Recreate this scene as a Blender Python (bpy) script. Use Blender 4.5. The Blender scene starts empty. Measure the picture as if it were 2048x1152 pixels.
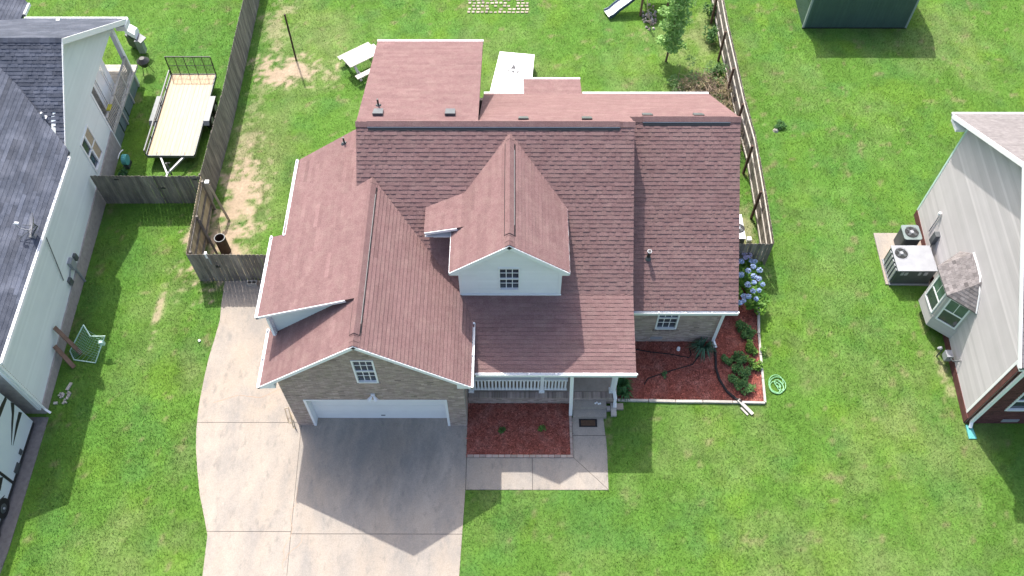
import bpy, math, random
import numpy as np
from mathutils import Vector, Matrix
S = bpy.context.scene
COL = S.collection
random.seed(7)
NR = np.random.default_rng(11)

# ------------------------------------------------------------ camera, sky, sun, exposure
YAW, PITCH, ROLL = math.radians(-0.138), math.radians(56.729), math.radians(-0.033)
cd = bpy.data.cameras.new('camera'); cam = bpy.data.objects.new('camera', cd); COL.objects.link(cam)
cd.sensor_width = 36.0; cd.sensor_fit = 'HORIZONTAL'
cd.lens = 36.0 * 1742.763 / 2048.0
cd.clip_start = 0.5; cd.clip_end = 2000
F = Vector((math.sin(YAW)*math.cos(PITCH), math.cos(YAW)*math.cos(PITCH), -math.sin(PITCH)))
R0 = Vector((math.cos(YAW), -math.sin(YAW), 0)); U0 = R0.cross(F)
Rr = math.cos(ROLL)*R0 + math.sin(ROLL)*U0; Ur = -math.sin(ROLL)*R0 + math.cos(ROLL)*U0
CAMPOS = Vector((7.190, -13.227, 29.302))
cam.matrix_world = Matrix(((Rr.x, Ur.x, -F.x, CAMPOS.x), (Rr.y, Ur.y, -F.y, CAMPOS.y), (Rr.z, Ur.z, -F.z, CAMPOS.z), (0, 0, 0, 1)))
S.camera = cam
SUNV = Vector((-0.239, 0.689, 1.0)).normalized()      # towards the sun
ELEV = math.asin(SUNV.z); AZ = math.atan2(SUNV.x, SUNV.y)
w = bpy.data.worlds.new('World'); S.world = w; w.use_nodes = True
nt = w.node_tree; bg = nt.nodes['Background']
sky = nt.nodes.new('ShaderNodeTexSky'); sky.sky_type = 'NISHITA'; sky.sun_disc = False
sky.sun_elevation = ELEV; sky.sun_rotation = AZ; sky.air_density = 1.0; sky.dust_density = 4.0; sky.ozone_density = 0.6
nt.links.new(sky.outputs[0], bg.inputs[0]); bg.inputs[1].default_value = 0.15
sl = bpy.data.lights.new('sun', 'SUN'); sl.energy = 2.9; sl.angle = math.radians(0.55); sl.color = (1.0, 0.955, 0.88)
so = bpy.data.objects.new('sun', sl); COL.objects.link(so); so.location = (0, 0, 40)
so.rotation_euler = SUNV.to_track_quat('Z', 'Y').to_euler()
S.view_settings.view_transform = 'Standard'; S.view_settings.look = 'None'
S.view_settings.exposure = 1.10; S.view_settings.gamma = 1.0
try: S.view_settings.use_curve_mapping = False
except Exception: pass

# ------------------------------------------------------------ materials
def mat(name, c1, c2=None, scale=3.0, rough=0.85, bump=0.0, bscale=60.0, metal=0.0, c3=None, scale3=0.6, stretch=None, spec=0.3, grain=0.0, gscale=60.0, stains=(), spot=None):
    m = bpy.data.materials.new(name); m.use_nodes = True
    t = m.node_tree; n = t.nodes; L = t.links; b = n['Principled BSDF']
    b.inputs['Roughness'].default_value = rough; b.inputs['Metallic'].default_value = metal
    b.inputs['Specular IOR Level'].default_value = spec
    geo = n.new('ShaderNodeNewGeometry'); src = geo.outputs['Position']
    if stretch:
        vm = n.new('ShaderNodeVectorMath'); vm.operation = 'MULTIPLY'; vm.inputs[1].default_value = stretch
        L.new(src, vm.inputs[0]); src = vm.outputs[0]
    def noise(s, det=5, r=0.6):
        k = n.new('ShaderNodeTexNoise'); k.inputs['Scale'].default_value = s; k.inputs['Detail'].default_value = det
        k.inputs['Roughness'].default_value = r; L.new(src, k.inputs['Vector']); return k
    def ramp(k, lo, hi):
        r = n.new('ShaderNodeMapRange'); r.inputs['From Min'].default_value = lo; r.inputs['From Max'].default_value = hi
        L.new(k.outputs['Fac'], r.inputs['Value']); return r.outputs[0]
    def mix(f, a, bb, op='MIX'):
        x = n.new('ShaderNodeMix'); x.data_type = 'RGBA'; x.blend_type = op
        if isinstance(f, float): x.inputs[0].default_value = f
        else: L.new(f, x.inputs[0])
        for i, v in ((6, a), (7, bb)):
            if isinstance(v, tuple): x.inputs[i].default_value = (*v, 1)
            else: L.new(v, x.inputs[i])
        return x.outputs[2]
    col = mix(ramp(noise(scale), 0.32, 0.68), c1, c2 if c2 else tuple(v*0.85 for v in c1))
    if c3: col = mix(ramp(noise(scale3, 4), 0.45, 0.7), col, c3)
    for sc_, lo_, hi_, cc_, amt_ in stains:
        k_ = noise(sc_, 6, 0.7); mr_ = n.new('ShaderNodeMapRange'); mr_.inputs['From Min'].default_value = lo_; mr_.inputs['From Max'].default_value = hi_; mr_.inputs['To Max'].default_value = amt_
        L.new(k_.outputs['Fac'], mr_.inputs['Value']); col = mix(mr_.outputs[0], col, cc_)
    if spot:                                   # a real stain with its own place on the ground
        cx_, cy_, rx_, ry_, cc_, amt_ = spot
        vs_ = n.new('ShaderNodeVectorMath'); vs_.operation = 'SUBTRACT'; vs_.inputs[1].default_value = (cx_, cy_, 0); L.new(geo.outputs['Position'], vs_.inputs[0])
        vd_ = n.new('ShaderNodeVectorMath'); vd_.operation = 'MULTIPLY'; vd_.inputs[1].default_value = (1/rx_, 1/ry_, 0); L.new(vs_.outputs[0], vd_.inputs[0])
        vl_ = n.new('ShaderNodeVectorMath'); vl_.operation = 'LENGTH'; L.new(vd_.outputs[0], vl_.inputs[0])
        kn_ = noise(1.8, 6, 0.65); ad_ = n.new('ShaderNodeMath'); ad_.operation = 'MULTIPLY_ADD'; ad_.inputs[1].default_value = 2.2; L.new(kn_.outputs['Fac'], ad_.inputs[0]); L.new(vl_.outputs['Value'], ad_.inputs[2])
        mr_ = n.new('ShaderNodeMapRange'); mr_.interpolation_type = 'SMOOTHSTEP'; mr_.inputs['From Min'].default_value = 2.25; mr_.inputs['From Max'].default_value = 1.15; mr_.inputs['To Max'].default_value = amt_
        L.new(ad_.outputs[0], mr_.inputs['Value']); col = mix(mr_.outputs[0], col, cc_)
    if grain > 0:
        k_ = n.new('ShaderNodeTexNoise'); k_.inputs['Scale'].default_value = gscale; k_.inputs['Detail'].default_value = 2; L.new(geo.outputs['Position'], k_.inputs['Vector'])
        mr_ = n.new('ShaderNodeMapRange'); mr_.inputs['From Min'].default_value = 0.3; mr_.inputs['From Max'].default_value = 0.7; mr_.inputs['To Min'].default_value = 1-grain; mr_.inputs['To Max'].default_value = 1+grain
        L.new(k_.outputs['Fac'], mr_.inputs['Value']); s_ = n.new('ShaderNodeVectorMath'); s_.operation = 'SCALE'; L.new(col, s_.inputs[0]); L.new(mr_.outputs[0], s_.inputs['Scale']); col = s_.outputs[0]
    at = n.new('ShaderNodeAttribute'); at.attribute_name = 'tone'
    sc = n.new('ShaderNodeVectorMath'); sc.operation = 'SCALE'
    L.new(col, sc.inputs[0]); L.new(at.outputs['Fac'], sc.inputs['Scale'])
    L.new(sc.outputs[0], b.inputs['Base Color'])
    if bump > 0:
        bn = n.new('ShaderNodeBump'); bn.inputs['Strength'].default_value = bump; bn.inputs['Distance'].default_value = 0.02
        L.new(noise(bscale, 3).outputs['Fac'], bn.inputs['Height']); L.new(bn.outputs[0], b.inputs['Normal'])
    return m

def mat_rgb(name, rough=0.9, bump=0.5, bscale=45, spec=0.15, trans=0.0):      # colour from the 'col' attribute, broken up by noise
    m = bpy.data.materials.new(name); m.use_nodes = True
    t = m.node_tree; n = t.nodes; L = t.links; b = n['Principled BSDF']
    b.inputs['Roughness'].default_value = rough; b.inputs['Specular IOR Level'].default_value = spec
    at = n.new('ShaderNodeAttribute'); at.attribute_name = 'col'
    geo = n.new('ShaderNodeNewGeometry')
    cur = at.outputs['Color']
    if bump > 0:
        for s, lo, hi in ((9.0, 0.86, 1.14), (75.0, 0.85, 1.15), (1.3, 0.93, 1.07)):
            k = n.new('ShaderNodeTexNoise'); k.inputs['Scale'].default_value = s; k.inputs['Detail'].default_value = 4
            L.new(geo.outputs['Position'], k.inputs['Vector'])
            r = n.new('ShaderNodeMapRange'); r.inputs['From Min'].default_value = 0.3; r.inputs['From Max'].default_value = 0.7
            r.inputs['To Min'].default_value = lo; r.inputs['To Max'].default_value = hi; L.new(k.outputs['Fac'], r.inputs['Value'])
            sc = n.new('ShaderNodeVectorMath'); sc.operation = 'SCALE'; L.new(cur, sc.inputs[0]); L.new(r.outputs[0], sc.inputs['Scale']); cur = sc.outputs[0]
        k = n.new('ShaderNodeTexNoise'); k.inputs['Scale'].default_value = bscale; L.new(geo.outputs['Position'], k.inputs['Vector'])
        bn = n.new('ShaderNodeBump'); bn.inputs['Strength'].default_value = bump; bn.inputs['Distance'].default_value = 0.03
        L.new(k.outputs['Fac'], bn.inputs['Height']); L.new(bn.outputs[0], b.inputs['Normal'])
    L.new(cur, b.inputs['Base Color'])
    if trans > 0:
        tr = n.new('ShaderNodeBsdfTranslucent'); L.new(cur, tr.inputs['Color'])
        mx = n.new('ShaderNodeMixShader'); mx.inputs[0].default_value = trans
        L.new(b.outputs[0], mx.inputs[1]); L.new(tr.outputs[0], mx.inputs[2]); L.new(mx.outputs[0], n['Material Output'].inputs[0])
    return m

M = {}
M['shingle'] = mat('shingle_red', (0.205, 0.127, 0.124), (0.180, 0.107, 0.105), 6.0, 0.95, 0.3, 140, c3=(0.216, 0.140, 0.132), scale3=2.5, spec=0.15, grain=0.22, gscale=38)
M['blueshingle'] = mat('shingle_slate', (0.070, 0.080, 0.108), (0.046, 0.055, 0.078), 5.0, 0.9, 0.35, 140, c3=(0.105, 0.116, 0.150), scale3=1.2, spec=0.35)
M['tanshingle'] = mat('shingle_taupe', (0.235, 0.215, 0.215), (0.165, 0.150, 0.150), 6.0, 0.93, 0.3, 140)
M['white'] = mat('white_vinyl', (0.80, 0.81, 0.82), (0.76, 0.77, 0.78), 2.0, 0.55, spec=0.4)
M['whiteold'] = mat('white_siding', (0.70, 0.75, 0.74), (0.65, 0.70, 0.70), 0.8, 0.6, spec=0.35)
M['greige'] = mat('greige_siding', (0.49, 0.465, 0.465), (0.45, 0.425, 0.425), 0.9, 0.6, spec=0.35)
M['brick'] = mat('brick_tan', (0.44, 0.345, 0.305), (0.34, 0.27, 0.24), 5.0, 0.92, 0.3, 90, c3=(0.37, 0.31, 0.25), scale3=2.2)
M['mortar'] = mat('mortar', (0.42, 0.38, 0.34), (0.34, 0.31, 0.28), 8.0, 0.95, 0.3, 90)
M['redbrick'] = mat('brick_red', (0.14, 0.055, 0.05), (0.095, 0.04, 0.037), 5.0, 0.92, 0.3, 90)
M['greybrick'] = mat('brick_grey', (0.40, 0.36, 0.34), (0.29, 0.265, 0.255), 5.0, 0.92, 0.3, 90)
M['concrete'] = mat('concrete', (0.375, 0.325, 0.275), (0.295, 0.268, 0.238), 1.5, 0.9, 0.25, 90, c3=(0.335, 0.283, 0.232), scale3=0.5, stretch=(1, 0.5, 1), grain=0.10, gscale=30, stains=((3.5, 0.54, 0.72, (0.17, 0.16, 0.15), 0.65), (9.0, 0.60, 0.70, (0.42, 0.36, 0.31), 0.6), (0.8, 0.48, 0.66, (0.225, 0.215, 0.205), 0.6)))
M['oldconcrete'] = mat('concrete_stained', (0.375, 0.325, 0.275), (0.295, 0.268, 0.238), 1.5, 0.9, 0.25, 90, c3=(0.335, 0.283, 0.232), scale3=0.5, stretch=(1, 0.5, 1), grain=0.10, gscale=30, stains=((3.5, 0.54, 0.72, (0.17, 0.16, 0.15), 0.65), (9.0, 0.60, 0.70, (0.42, 0.36, 0.31), 0.6), (0.8, 0.48, 0.66, (0.225, 0.215, 0.205), 0.6)), spot=(2.5, -0.9, 3.3, 2.4, (0.14, 0.138, 0.134), 0.5))
M['joint'] = mat('joint_dark', (0.10, 0.09, 0.08), None, 4, 0.95)
M['fence'] = mat('cedar_grey', (0.225, 0.20, 0.175), (0.13, 0.118, 0.108), 3.5, 0.95, 0.4, 70, c3=(0.29, 0.26, 0.22), scale3=1.5, stretch=(3, 3, 0.5))
M['newwood'] = mat('pine_pale', (0.46, 0.38, 0.27), (0.37, 0.30, 0.21), 3.0, 0.9, 0.3, 70, stretch=(2, 2, 1))
M['deckwood'] = mat('trailer_pine', (0.64, 0.49, 0.33), (0.56, 0.42, 0.27), 3.0, 0.7, 0.2, 60, stretch=(6, 0.7, 1))
M['oldwood'] = mat('weathered_wood', (0.56, 0.53, 0.48), (0.42, 0.39, 0.35), 4.0, 0.9, 0.3, 60)
M['brownwood'] = mat('brown_board', (0.21, 0.135, 0.10), (0.15, 0.095, 0.07), 4.0, 0.9, 0.3, 60)
M['black'] = mat('black_metal', (0.022, 0.022, 0.024), None, 4, 0.5, spec=0.5)
M['rubber'] = mat('rubber', (0.02, 0.02, 0.02), None, 4, 0.8)
M['greymetal'] = mat('grey_metal', (0.13, 0.14, 0.15), (0.10, 0.11, 0.12), 4, 0.5, metal=0.3, spec=0.5)
M['lightmetal'] = mat('galvanised', (0.34, 0.35, 0.38), (0.29, 0.30, 0.33), 3, 0.5, metal=0.2, spec=0.5)
M['darkgrey'] = mat('dark_grey_metal', (0.085, 0.095, 0.10), (0.06, 0.068, 0.072), 4, 0.55, metal=0.2, spec=0.5)
M['greengrey'] = mat('greengrey_metal', (0.20, 0.25, 0.25), (0.16, 0.20, 0.20), 4, 0.5, spec=0.5)
M['shed'] = mat('shed_green', (0.072, 0.125, 0.110), (0.060, 0.108, 0.096), 2, 0.45, spec=0.5)
M['shedroof'] = mat('shed_roof', (0.05, 0.11, 0.10), None, 2, 0.5)
M['shedtrim'] = mat('shed_trim', (0.34, 0.40, 0.38), None, 2, 0.6)
M['glass'] = mat('window_glass', (0.035, 0.045, 0.06), (0.06, 0.07, 0.09), 2.5, 0.08, spec=0.8)
M['glassgreen'] = mat('window_glass_green', (0.09, 0.15, 0.14), (0.06, 0.10, 0.10), 2.5, 0.1, spec=0.8)
M['interior'] = mat('dark_interior', (0.06, 0.05, 0.055), None, 2, 0.9)
M['mulch'] = mat('red_mulch', (0.30, 0.092, 0.068), (0.21, 0.062, 0.046), 14, 0.95, 0.9, 55, c3=(0.31, 0.125, 0.10), scale3=2.0)
M['stone'] = mat('pale_stone', (0.48, 0.45, 0.41), (0.38, 0.35, 0.31), 5, 0.9, 0.3, 40)
M['tanstone'] = mat('tan_paver', (0.38, 0.32, 0.27), (0.29, 0.25, 0.21), 5, 0.9, 0.3, 40)
M['rust'] = mat('rusty_steel', (0.075, 0.045, 0.035), (0.05, 0.032, 0.028), 6, 0.8, 0.2, 50)
M['mat'] = mat('doormat_brown', (0.11, 0.065, 0.042), (0.075, 0.045, 0.03), 20, 0.95, 0.6, 80)
M['hose'] = mat('hose_green', (0.24, 0.50, 0.26), None, 4, 0.5)
M['pipe'] = mat('black_pipe', (0.02, 0.018, 0.02), None, 4, 0.7)
M['teal'] = mat('teal_plastic', (0.12, 0.42, 0.40), None, 4, 0.5)
M['yellow'] = mat('yellow_cloth', (0.55, 0.50, 0.06), None, 4, 0.8)
M['slideblue'] = mat('slide_blue', (0.05, 0.085, 0.14), None, 4, 0.5)
M['bright'] = mat('white_plastic', (0.86, 0.86, 0.87), (0.84, 0.84, 0.85), 2, 0.4, spec=0.4)
M['bark'] = mat('bark', (0.12, 0.09, 0.065), (0.08, 0.06, 0.045), 8, 0.95, 0.4, 50)
M['twig'] = mat('dead_twig', (0.30, 0.235, 0.17), (0.19, 0.145, 0.105), 6, 0.95)
M['gravel'] = mat('gravel_strip', (0.20, 0.185, 0.18), (0.14, 0.13, 0.125), 6, 0.95, 0.6, 50)
M['rv'] = mat('rv_white', (0.60, 0.66, 0.70), (0.57, 0.63, 0.67), 1, 0.35, spec=0.5)
M['print'] = mat('print_grey', (0.10, 0.10, 0.105), None, 4, 0.8)
M['net'] = mat('goal_net', (0.30, 0.50, 0.42), None, 4, 0.8)
M['goalframe'] = mat('goal_frame', (0.55, 0.74, 0.66), None, 4, 0.6)
M['clay'] = mat('bare_clay', (0.44, 0.30, 0.21), (0.36, 0.25, 0.17), 3, 0.95, 0.4, 40)
M['ground'] = mat_rgb('lawn_ground', 0.95, 0.3, 70)
M['blade'] = mat_rgb('grass_blade', 0.75, 0.0, spec=0.2, trans=0.35)
M['leaf'] = mat_rgb('leaf', 0.6, 0.0, spec=0.3, trans=0.3)

# ------------------------------------------------------------ helpers
def wm(o):
    m = Matrix.Identity(4)
    while o is not None:
        m = o.matrix_basis @ m; o = o.parent
    return m

class MB:
    def __init__(s): s.v = []; s.f = []; s.t = []; s.m = []
    def add(s, vs, fs, tone=1.0, mi=0):
        b = len(s.v); s.v += [tuple(p) for p in vs]
        s.f += [tuple(i+b for i in f) for f in fs]; s.t += [tone]*len(fs); s.m += [mi]*len(fs); return s
    def box(s, x0, x1, y0, y1, z0, z1, tone=1.0, mi=0):
        return s.add([(x0,y0,z0),(x1,y0,z0),(x1,y1,z0),(x0,y1,z0),(x0,y0,z1),(x1,y0,z1),(x1,y1,z1),(x0,y1,z1)],
                     [(0,3,2,1),(4,5,6,7),(0,1,5,4),(1,2,6,5),(2,3,7,6),(3,0,4,7)], tone, mi)
    def beam(s, P, Q, wd, ht, up=(0,0,1), tone=1.0, mi=0, top=False):
        P = Vector(P); Q = Vector(Q); d = (Q-P).normalized(); up = Vector(up)
        sd = d.cross(up).normalized(); u2 = sd.cross(d).normalized()
        o = u2*(-ht/2) if top else Vector((0,0,0))
        vs = []
        for A in (P, Q):
            for a, b in ((-1,-1),(1,-1),(1,1),(-1,1)): vs.append(A + o + sd*(a*wd/2) + u2*(b*ht/2))
        return s.add(vs, [(0,1,2,3),(7,6,5,4),(0,4,5,1),(1,5,6,2),(2,6,7,3),(3,7,4,0)], tone, mi)
    def prism(s, poly, off, tone=1.0, mi=0):          # poly: 3-D points, extruded by the vector off
        n = len(poly); off = Vector(off); vs = [Vector(p) for p in poly]; vs2 = [p+off for p in vs]
        return s.add(vs+vs2, [tuple(range(n)), tuple(range(2*n-1, n-1, -1))] + [(i, i+n, (i+1) % n + n, (i+1) % n) for i in range(n)], tone, mi)
    def tube(s, pts, r, n=6, tone=1.0, mi=0, close=False, cap=True):
        pts = [Vector(p) for p in pts]; k = len(pts); rr = r if isinstance(r, (list, tuple)) else [r]*k; vs = []
        for i, p in enumerate(pts):
            d = (pts[(i+1) % k]-pts[i-1]) if close else (pts[min(i+1, k-1)]-pts[max(i-1, 0)])
            d.normalize(); a = d.cross(Vector((0, 0, 1)))
            if a.length < 0.05: a = d.cross(Vector((0, 1, 0)))
            a.normalize(); b = d.cross(a)
            for j in range(n):
                t = 2*math.pi*j/n; vs.append(p + (a*math.cos(t)+b*math.sin(t))*rr[i])
        fs = []
        for i in range(k if close else k-1):
            for j in range(n): fs.append((i*n+j, i*n+(j+1) % n, ((i+1) % k)*n+(j+1) % n, ((i+1) % k)*n+j))
        if not close and cap: fs += [tuple(range(n-1, -1, -1)), tuple(range((k-1)*n, k*n))]
        return s.add(vs, fs, tone, mi)
    def cyl(s, c, r0, r1, h, n=16, tone=1.0, mi=0, axis=(0,0,1), caps=True):
        a = Vector(axis).normalized(); c = Vector(c); return s.tube([c, c+a*h], [r0, r1], n, tone, mi, cap=caps)
    def build(s, name, m, parent=None, kind=None, label=None, cat=None, group=None, smooth=False):
        me = bpy.data.meshes.new(name)
        vs = s.v
        if parent is not None:
            inv = wm(parent).inverted(); vs = [tuple(inv @ Vector(p)) for p in vs]
        me.from_pydata(vs, [], s.f)
        for k in (m if isinstance(m, (list, tuple)) else [m]): me.materials.append(M[k])
        at = me.attributes.new('tone', 'FLOAT', 'FACE'); at.data.foreach_set('value', s.t)
        if any(s.m): me.polygons.foreach_set('material_index', s.m)
        if smooth: me.polygons.foreach_set('use_smooth', [True]*len(s.f))
        me.update()
        o = bpy.data.objects.new(name, me); COL.objects.link(o)
        if parent is not None: o.parent = parent
        if kind: o['kind'] = kind
        if label: o['label'] = label
        if cat: o['category'] = cat
        if group: o['group'] = group
        return o

def thing(name, label, cat, loc=(0,0,0), group=None, rz=0.0):
    o = bpy.data.objects.new(name, None); COL.objects.link(o); o.location = loc; o.rotation_euler = (0, 0, rz)
    o.empty_display_size = 0.2
    o['label'] = label; o['category'] = cat
    if group: o['group'] = group
    return o
def copy_thing(o, loc, label, rz=None, parent=None):
    c = o.copy(); COL.objects.link(c)
    if parent is None:
        c.location = loc; c['label'] = label
        if rz is not None: c.rotation_euler = (0, 0, rz)
    else: c.parent = parent
    for ch in [x for x in bpy.data.objects if x.parent is o]: copy_thing(ch, None, None, None, c)
    return c

def intervals(polys, v):
    xs = []
    for poly in polys:
        n = len(poly)
        for i in range(n):
            (a, b), (c, d) = poly[i], poly[(i+1) % n]
            if (b <= v < d) or (d <= v < b): xs.append(a+(v-b)/(d-b)*(c-a))
    xs.sort(); return [(xs[i], xs[i+1]) for i in range(0, len(xs)-1, 2)]

def courses(frame, polys, dv, du, t0, t1, gu=0.0, gv=0.0, stag='half', tone=0.12, vstart=None, tabs=0.0, minw=0.02, jit=0.0):
    """Rows of pieces laid over a polygon with holes: shingles, laps, bricks, pickets. Returns [(verts, faces, tone, centre)]"""
    O, U, V, N = frame
    vs = [p[1] for p in polys[0]]; v = min(vs) if vstart is None else vstart; vm = max(vs)
    out = []; k = 0
    def P(u, vv, n): return O+U*u+V*vv+N*n
    while v < vm-0.01:
        v1 = min(v+dv, vm)
        A = intervals(polys, v+1e-4); B = intervals(polys, v1-1e-4)
        if len(A) != len(B): A = B = intervals(polys, (v+v1)/2)
        off = 0.0 if stag is None else (du*0.5*(k % 2) if stag == 'half' else random.random()*du)
        for (a0, a1), (b0, b1) in zip(A, B):
            lo = min(a0, b0); hi = max(a1, b1)
            c = math.floor((lo-off)/du)*du+off
            while c < hi:
                q0 = min(max(c, a0), a1); q1 = min(max(c+du-gu, a0), a1); r0 = min(max(c, b0), b1); r1 = min(max(c+du-gu, b0), b1)
                c += du
                if max(q1-q0, r1-r0) < minw: continue
                w0 = v; w1 = v1-gv; j = random.uniform(-jit, jit)
                T0 = t0+j; T1 = t1+j
                vv = [P(q0, w0, -0.004), P(q1, w0, -0.004), P(r1, w1, -0.004), P(r0, w1, -0.004), P(q0, w0, T0), P(q1, w0, T0), P(r1, w1, T1), P(r0, w1, T1)]
                ff = [(4,5,6,7), (0,1,5,4), (1,2,6,5), (2,3,7,6), (3,0,4,7)]
                if tabs:
                    x = max(q0, r0)+random.uniform(0.0, 0.12); e = min(q1, r1)
                    while x < e-0.08:
                        ww = min(random.choice((0.10, 0.15, 0.22, 0.32, 0.5)), e-x); b = len(vv)
                        if ww < 0.06: break
                        H = T0+tabs; H1 = T1+tabs*0.5
                        vv += [P(x, w0-0.004, 0.002), P(x+ww, w0-0.004, 0.002), P(x+ww, w1, 0.0), P(x, w1, 0.0), P(x, w0-0.004, H), P(x+ww, w0-0.004, H), P(x+ww, w1, H1), P(x, w1, H1)]
                        ff += [tuple(i+b for i in f) for f in ((4,5,6,7), (0,1,5,4), (1,2,6,5), (3,0,4,7))]
                        x += ww+random.choice((0.08, 0.14, 0.25))
                tn = 1+random.uniform(-tone, tone)
                if random.random() < 0.12: tn *= 1+random.uniform(-tone, tone)*1.6
                out.append((vv, ff, tn, (vv[4]+vv[6])/2, (q1-q0+r1-r0)/2*dv*N.dot((CAMPOS-vv[4]).normalized())/(CAMPOS-vv[4]).length_squared))
        v = v1; k += 1
    return out

def emit(pieces, name, m, limit=300, stuffname=None):
    """pieces: list of (piece, parent). The largest in view become objects of their own, the rest one mesh per parent."""
    pieces = sorted(pieces, key=lambda q: -q[0][4])
    for (vv, ff, tn, c, a), par in pieces[:limit]:
        MB().add(vv, ff, tn).build(name, m, par)
    rest = {}
    for (vv, ff, tn, c, a), par in pieces[limit:]:
        rest.setdefault(par.name, (par, MB()))[1].add(vv, ff, tn)
    for k, (par, mb) in rest.items():
        if mb.f: mb.build(stuffname or name, m, par, kind='stuff')

def plane_frame(g, z0, ref):
    """plane z = z0 + gx*x + gy*y; returns frame with V up the slope, and map from plan to (u,v)"""
    gx, gy = g; gg = gx*gx+gy*gy; L = math.sqrt(gg+gg*gg)
    V = Vector((gx, gy, gg))/L; N = Vector((-gx, -gy, 1)).normalized(); U = V.cross(N).normalized()
    O = Vector((ref[0], ref[1], z0+gx*ref[0]+gy*ref[1]))
    return (O, U, V, N)
def roof(house, poly, g, z0, m='shingle', slab=0.13, name='roof_slope', store=None, dv=0.143, tabs=None, tone=0.07, label=None):
    zf = lambda x, y: z0+g[0]*x+g[1]*y
    top = [Vector((x, y, zf(x, y))) for x, y in poly]
    o = MB().prism([p+Vector((0, 0, -0.004)) for p in top], (0, 0, -slab), 0.8).build(name, m, house, label=label)
    fr = plane_frame(g, z0, poly[0]); O, U, V, N = fr
    uv = [((p-O).dot(U), (p-O).dot(V)) for p in top]
    if tabs is None: tabs = 0.010 if g[1] > 0.5 else (0.007 if g[1] > 0 else 0.0015)
    ps = courses(fr, [uv], dv, 1.0, 0.026 if (g[0] < -0.6 and m == 'shingle') else 0.013, 0.003, stag='rand', tone=tone, tabs=tabs, gu=0.0)
    store += [(p, o) for p in ps]
    return o
def wall(house, frame, poly, holes, m='mortar', thick=0.12, name='wall', label=None):
    """polygon wall with rectangular holes; built as horizontal strips so that holes are open"""
    O, U, V, N = frame; mb = MB()
    lv = sorted({round(p[1], 4) for q in [poly]+holes for p in q})
    for a, b in zip(lv[:-1], lv[1:]):
        if b-a < 1e-3: continue
        A = intervals([poly]+holes, a+1e-4); B = intervals([poly]+holes, b-1e-4)
        if len(A) != len(B): continue
        for (p0, p1), (q0, q1) in zip(A, B):
            mb.prism([O+U*p0+V*a, O+U*p1+V*a, O+U*q1+V*b, O+U*q0+V*b], -N*thick)
    return mb.build(name, m, house, label=label)
def rect(u0, u1, v0, v1): return [(u0, v0), (u1, v0), (u1, v1), (u0, v1)]

def window(house, frame, u0, u1, v0, v1, grid=(3, 2), m='white', glass='glass', fw=0.06, label=None, depth=0.06, split=True):
    O, U, V, N = frame
    def bx(a, b, c, d, n0, n1, mb):
        mb.prism([O+U*a+V*c+N*n0, O+U*b+V*c+N*n0, O+U*b+V*d+N*n0, O+U*a+V*d+N*n0], N*(n1-n0))
    f = MB(); k = fw
    bx(u0, u0+k, v0, v1, -depth, 0.035, f); bx(u1-k, u1, v0, v1, -depth, 0.035, f)
    bx(u0+k, u1-k, v0, v0+k*0.9, -depth, 0.045, f); bx(u0+k, u1-k, v1-k*0.9, v1, -depth, 0.035, f)
    vm = (v0+v1)/2
    win = f.build('window', m, house, label=label)
    if split:
        mr = MB(); bx(u0+k, u1-k, vm-0.03, vm+0.03, -depth, 0.02, mr); mr.build('meeting_rail', m, win)
        sashes = ((v0+k*0.9, vm-0.03, -0.045), (vm+0.03, v1-k*0.9, -0.025))
    else: sashes = ((v0+k*0.9, v1-k*0.9, -0.03),)
    for a, b, n in sashes:
        g = MB(); bx(u0+k, u1-k, a, b, n-0.02, n, g); g.build('pane', glass, win)
        if grid:
            mu = MB(); t = 0.013
            for i in range(1, grid[0]):
                x = u0+k+(u1-u0-2*k)*i/grid[0]; bx(x-t, x+t, a, b, n, n+0.015, mu)
            for i in range(1, grid[1]):
                y = a+(b-a)*i/grid[1]; bx(u0+k, u1-k, y-t, y+t, n, n+0.0135, mu)
            mu.build('muntin', m, win)
    return win
def gutter(house, P, Q, out, m='white', name='gutter', clips=True):
    P = Vector(P); Q = Vector(Q); out = Vector(out); mb = MB(); d = (Q-P)
    def strip(o0, o1, z0, z1):
        mb.prism([P+out*o0+Vector((0,0,z0)), P+out*o1+Vector((0,0,z0)), P+out*o1+Vector((0,0,z1)), P+out*o0+Vector((0,0,z1))], d)
    strip(0.0, 0.018, -0.15, 0.012); strip(0.018, 0.080, -0.13, -0.06); strip(0.080, 0.097, -0.13, 0.012)
    dd = d.normalized()*0.012; w_ = mb
    for E_ in (P, Q-dd): w_.prism([E_+out*0.018+Vector((0,0,-0.13)), E_+out*0.08+Vector((0,0,-0.13)), E_+out*0.08+Vector((0,0,0.005)), E_+out*0.018+Vector((0,0,0.005))], dd)
    if clips:
        n = max(2, int(d.length/0.9))
        for i in range(n+1):
            c = P+d*(i/n)+out*0.05; c.z += 0.012
            mb.box(c.x-0.03, c.x+0.03, c.y-0.03, c.y+0.03, c.z-0.02, c.z+0.012)
    return mb.build(name, m, house)
def fascia(house, P, Q, h=0.17, wd=0.03, m='white', name='fascia'):
    return MB().beam(P, Q, wd, h, top=True).build(name, m, house)
XF = lambda y: (Vector((0, y, 0)), Vector((1, 0, 0)), Vector((0, 0, 1)), Vector((0, -1, 0)))   # wall facing the street at depth y; u = x, v = z

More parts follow.
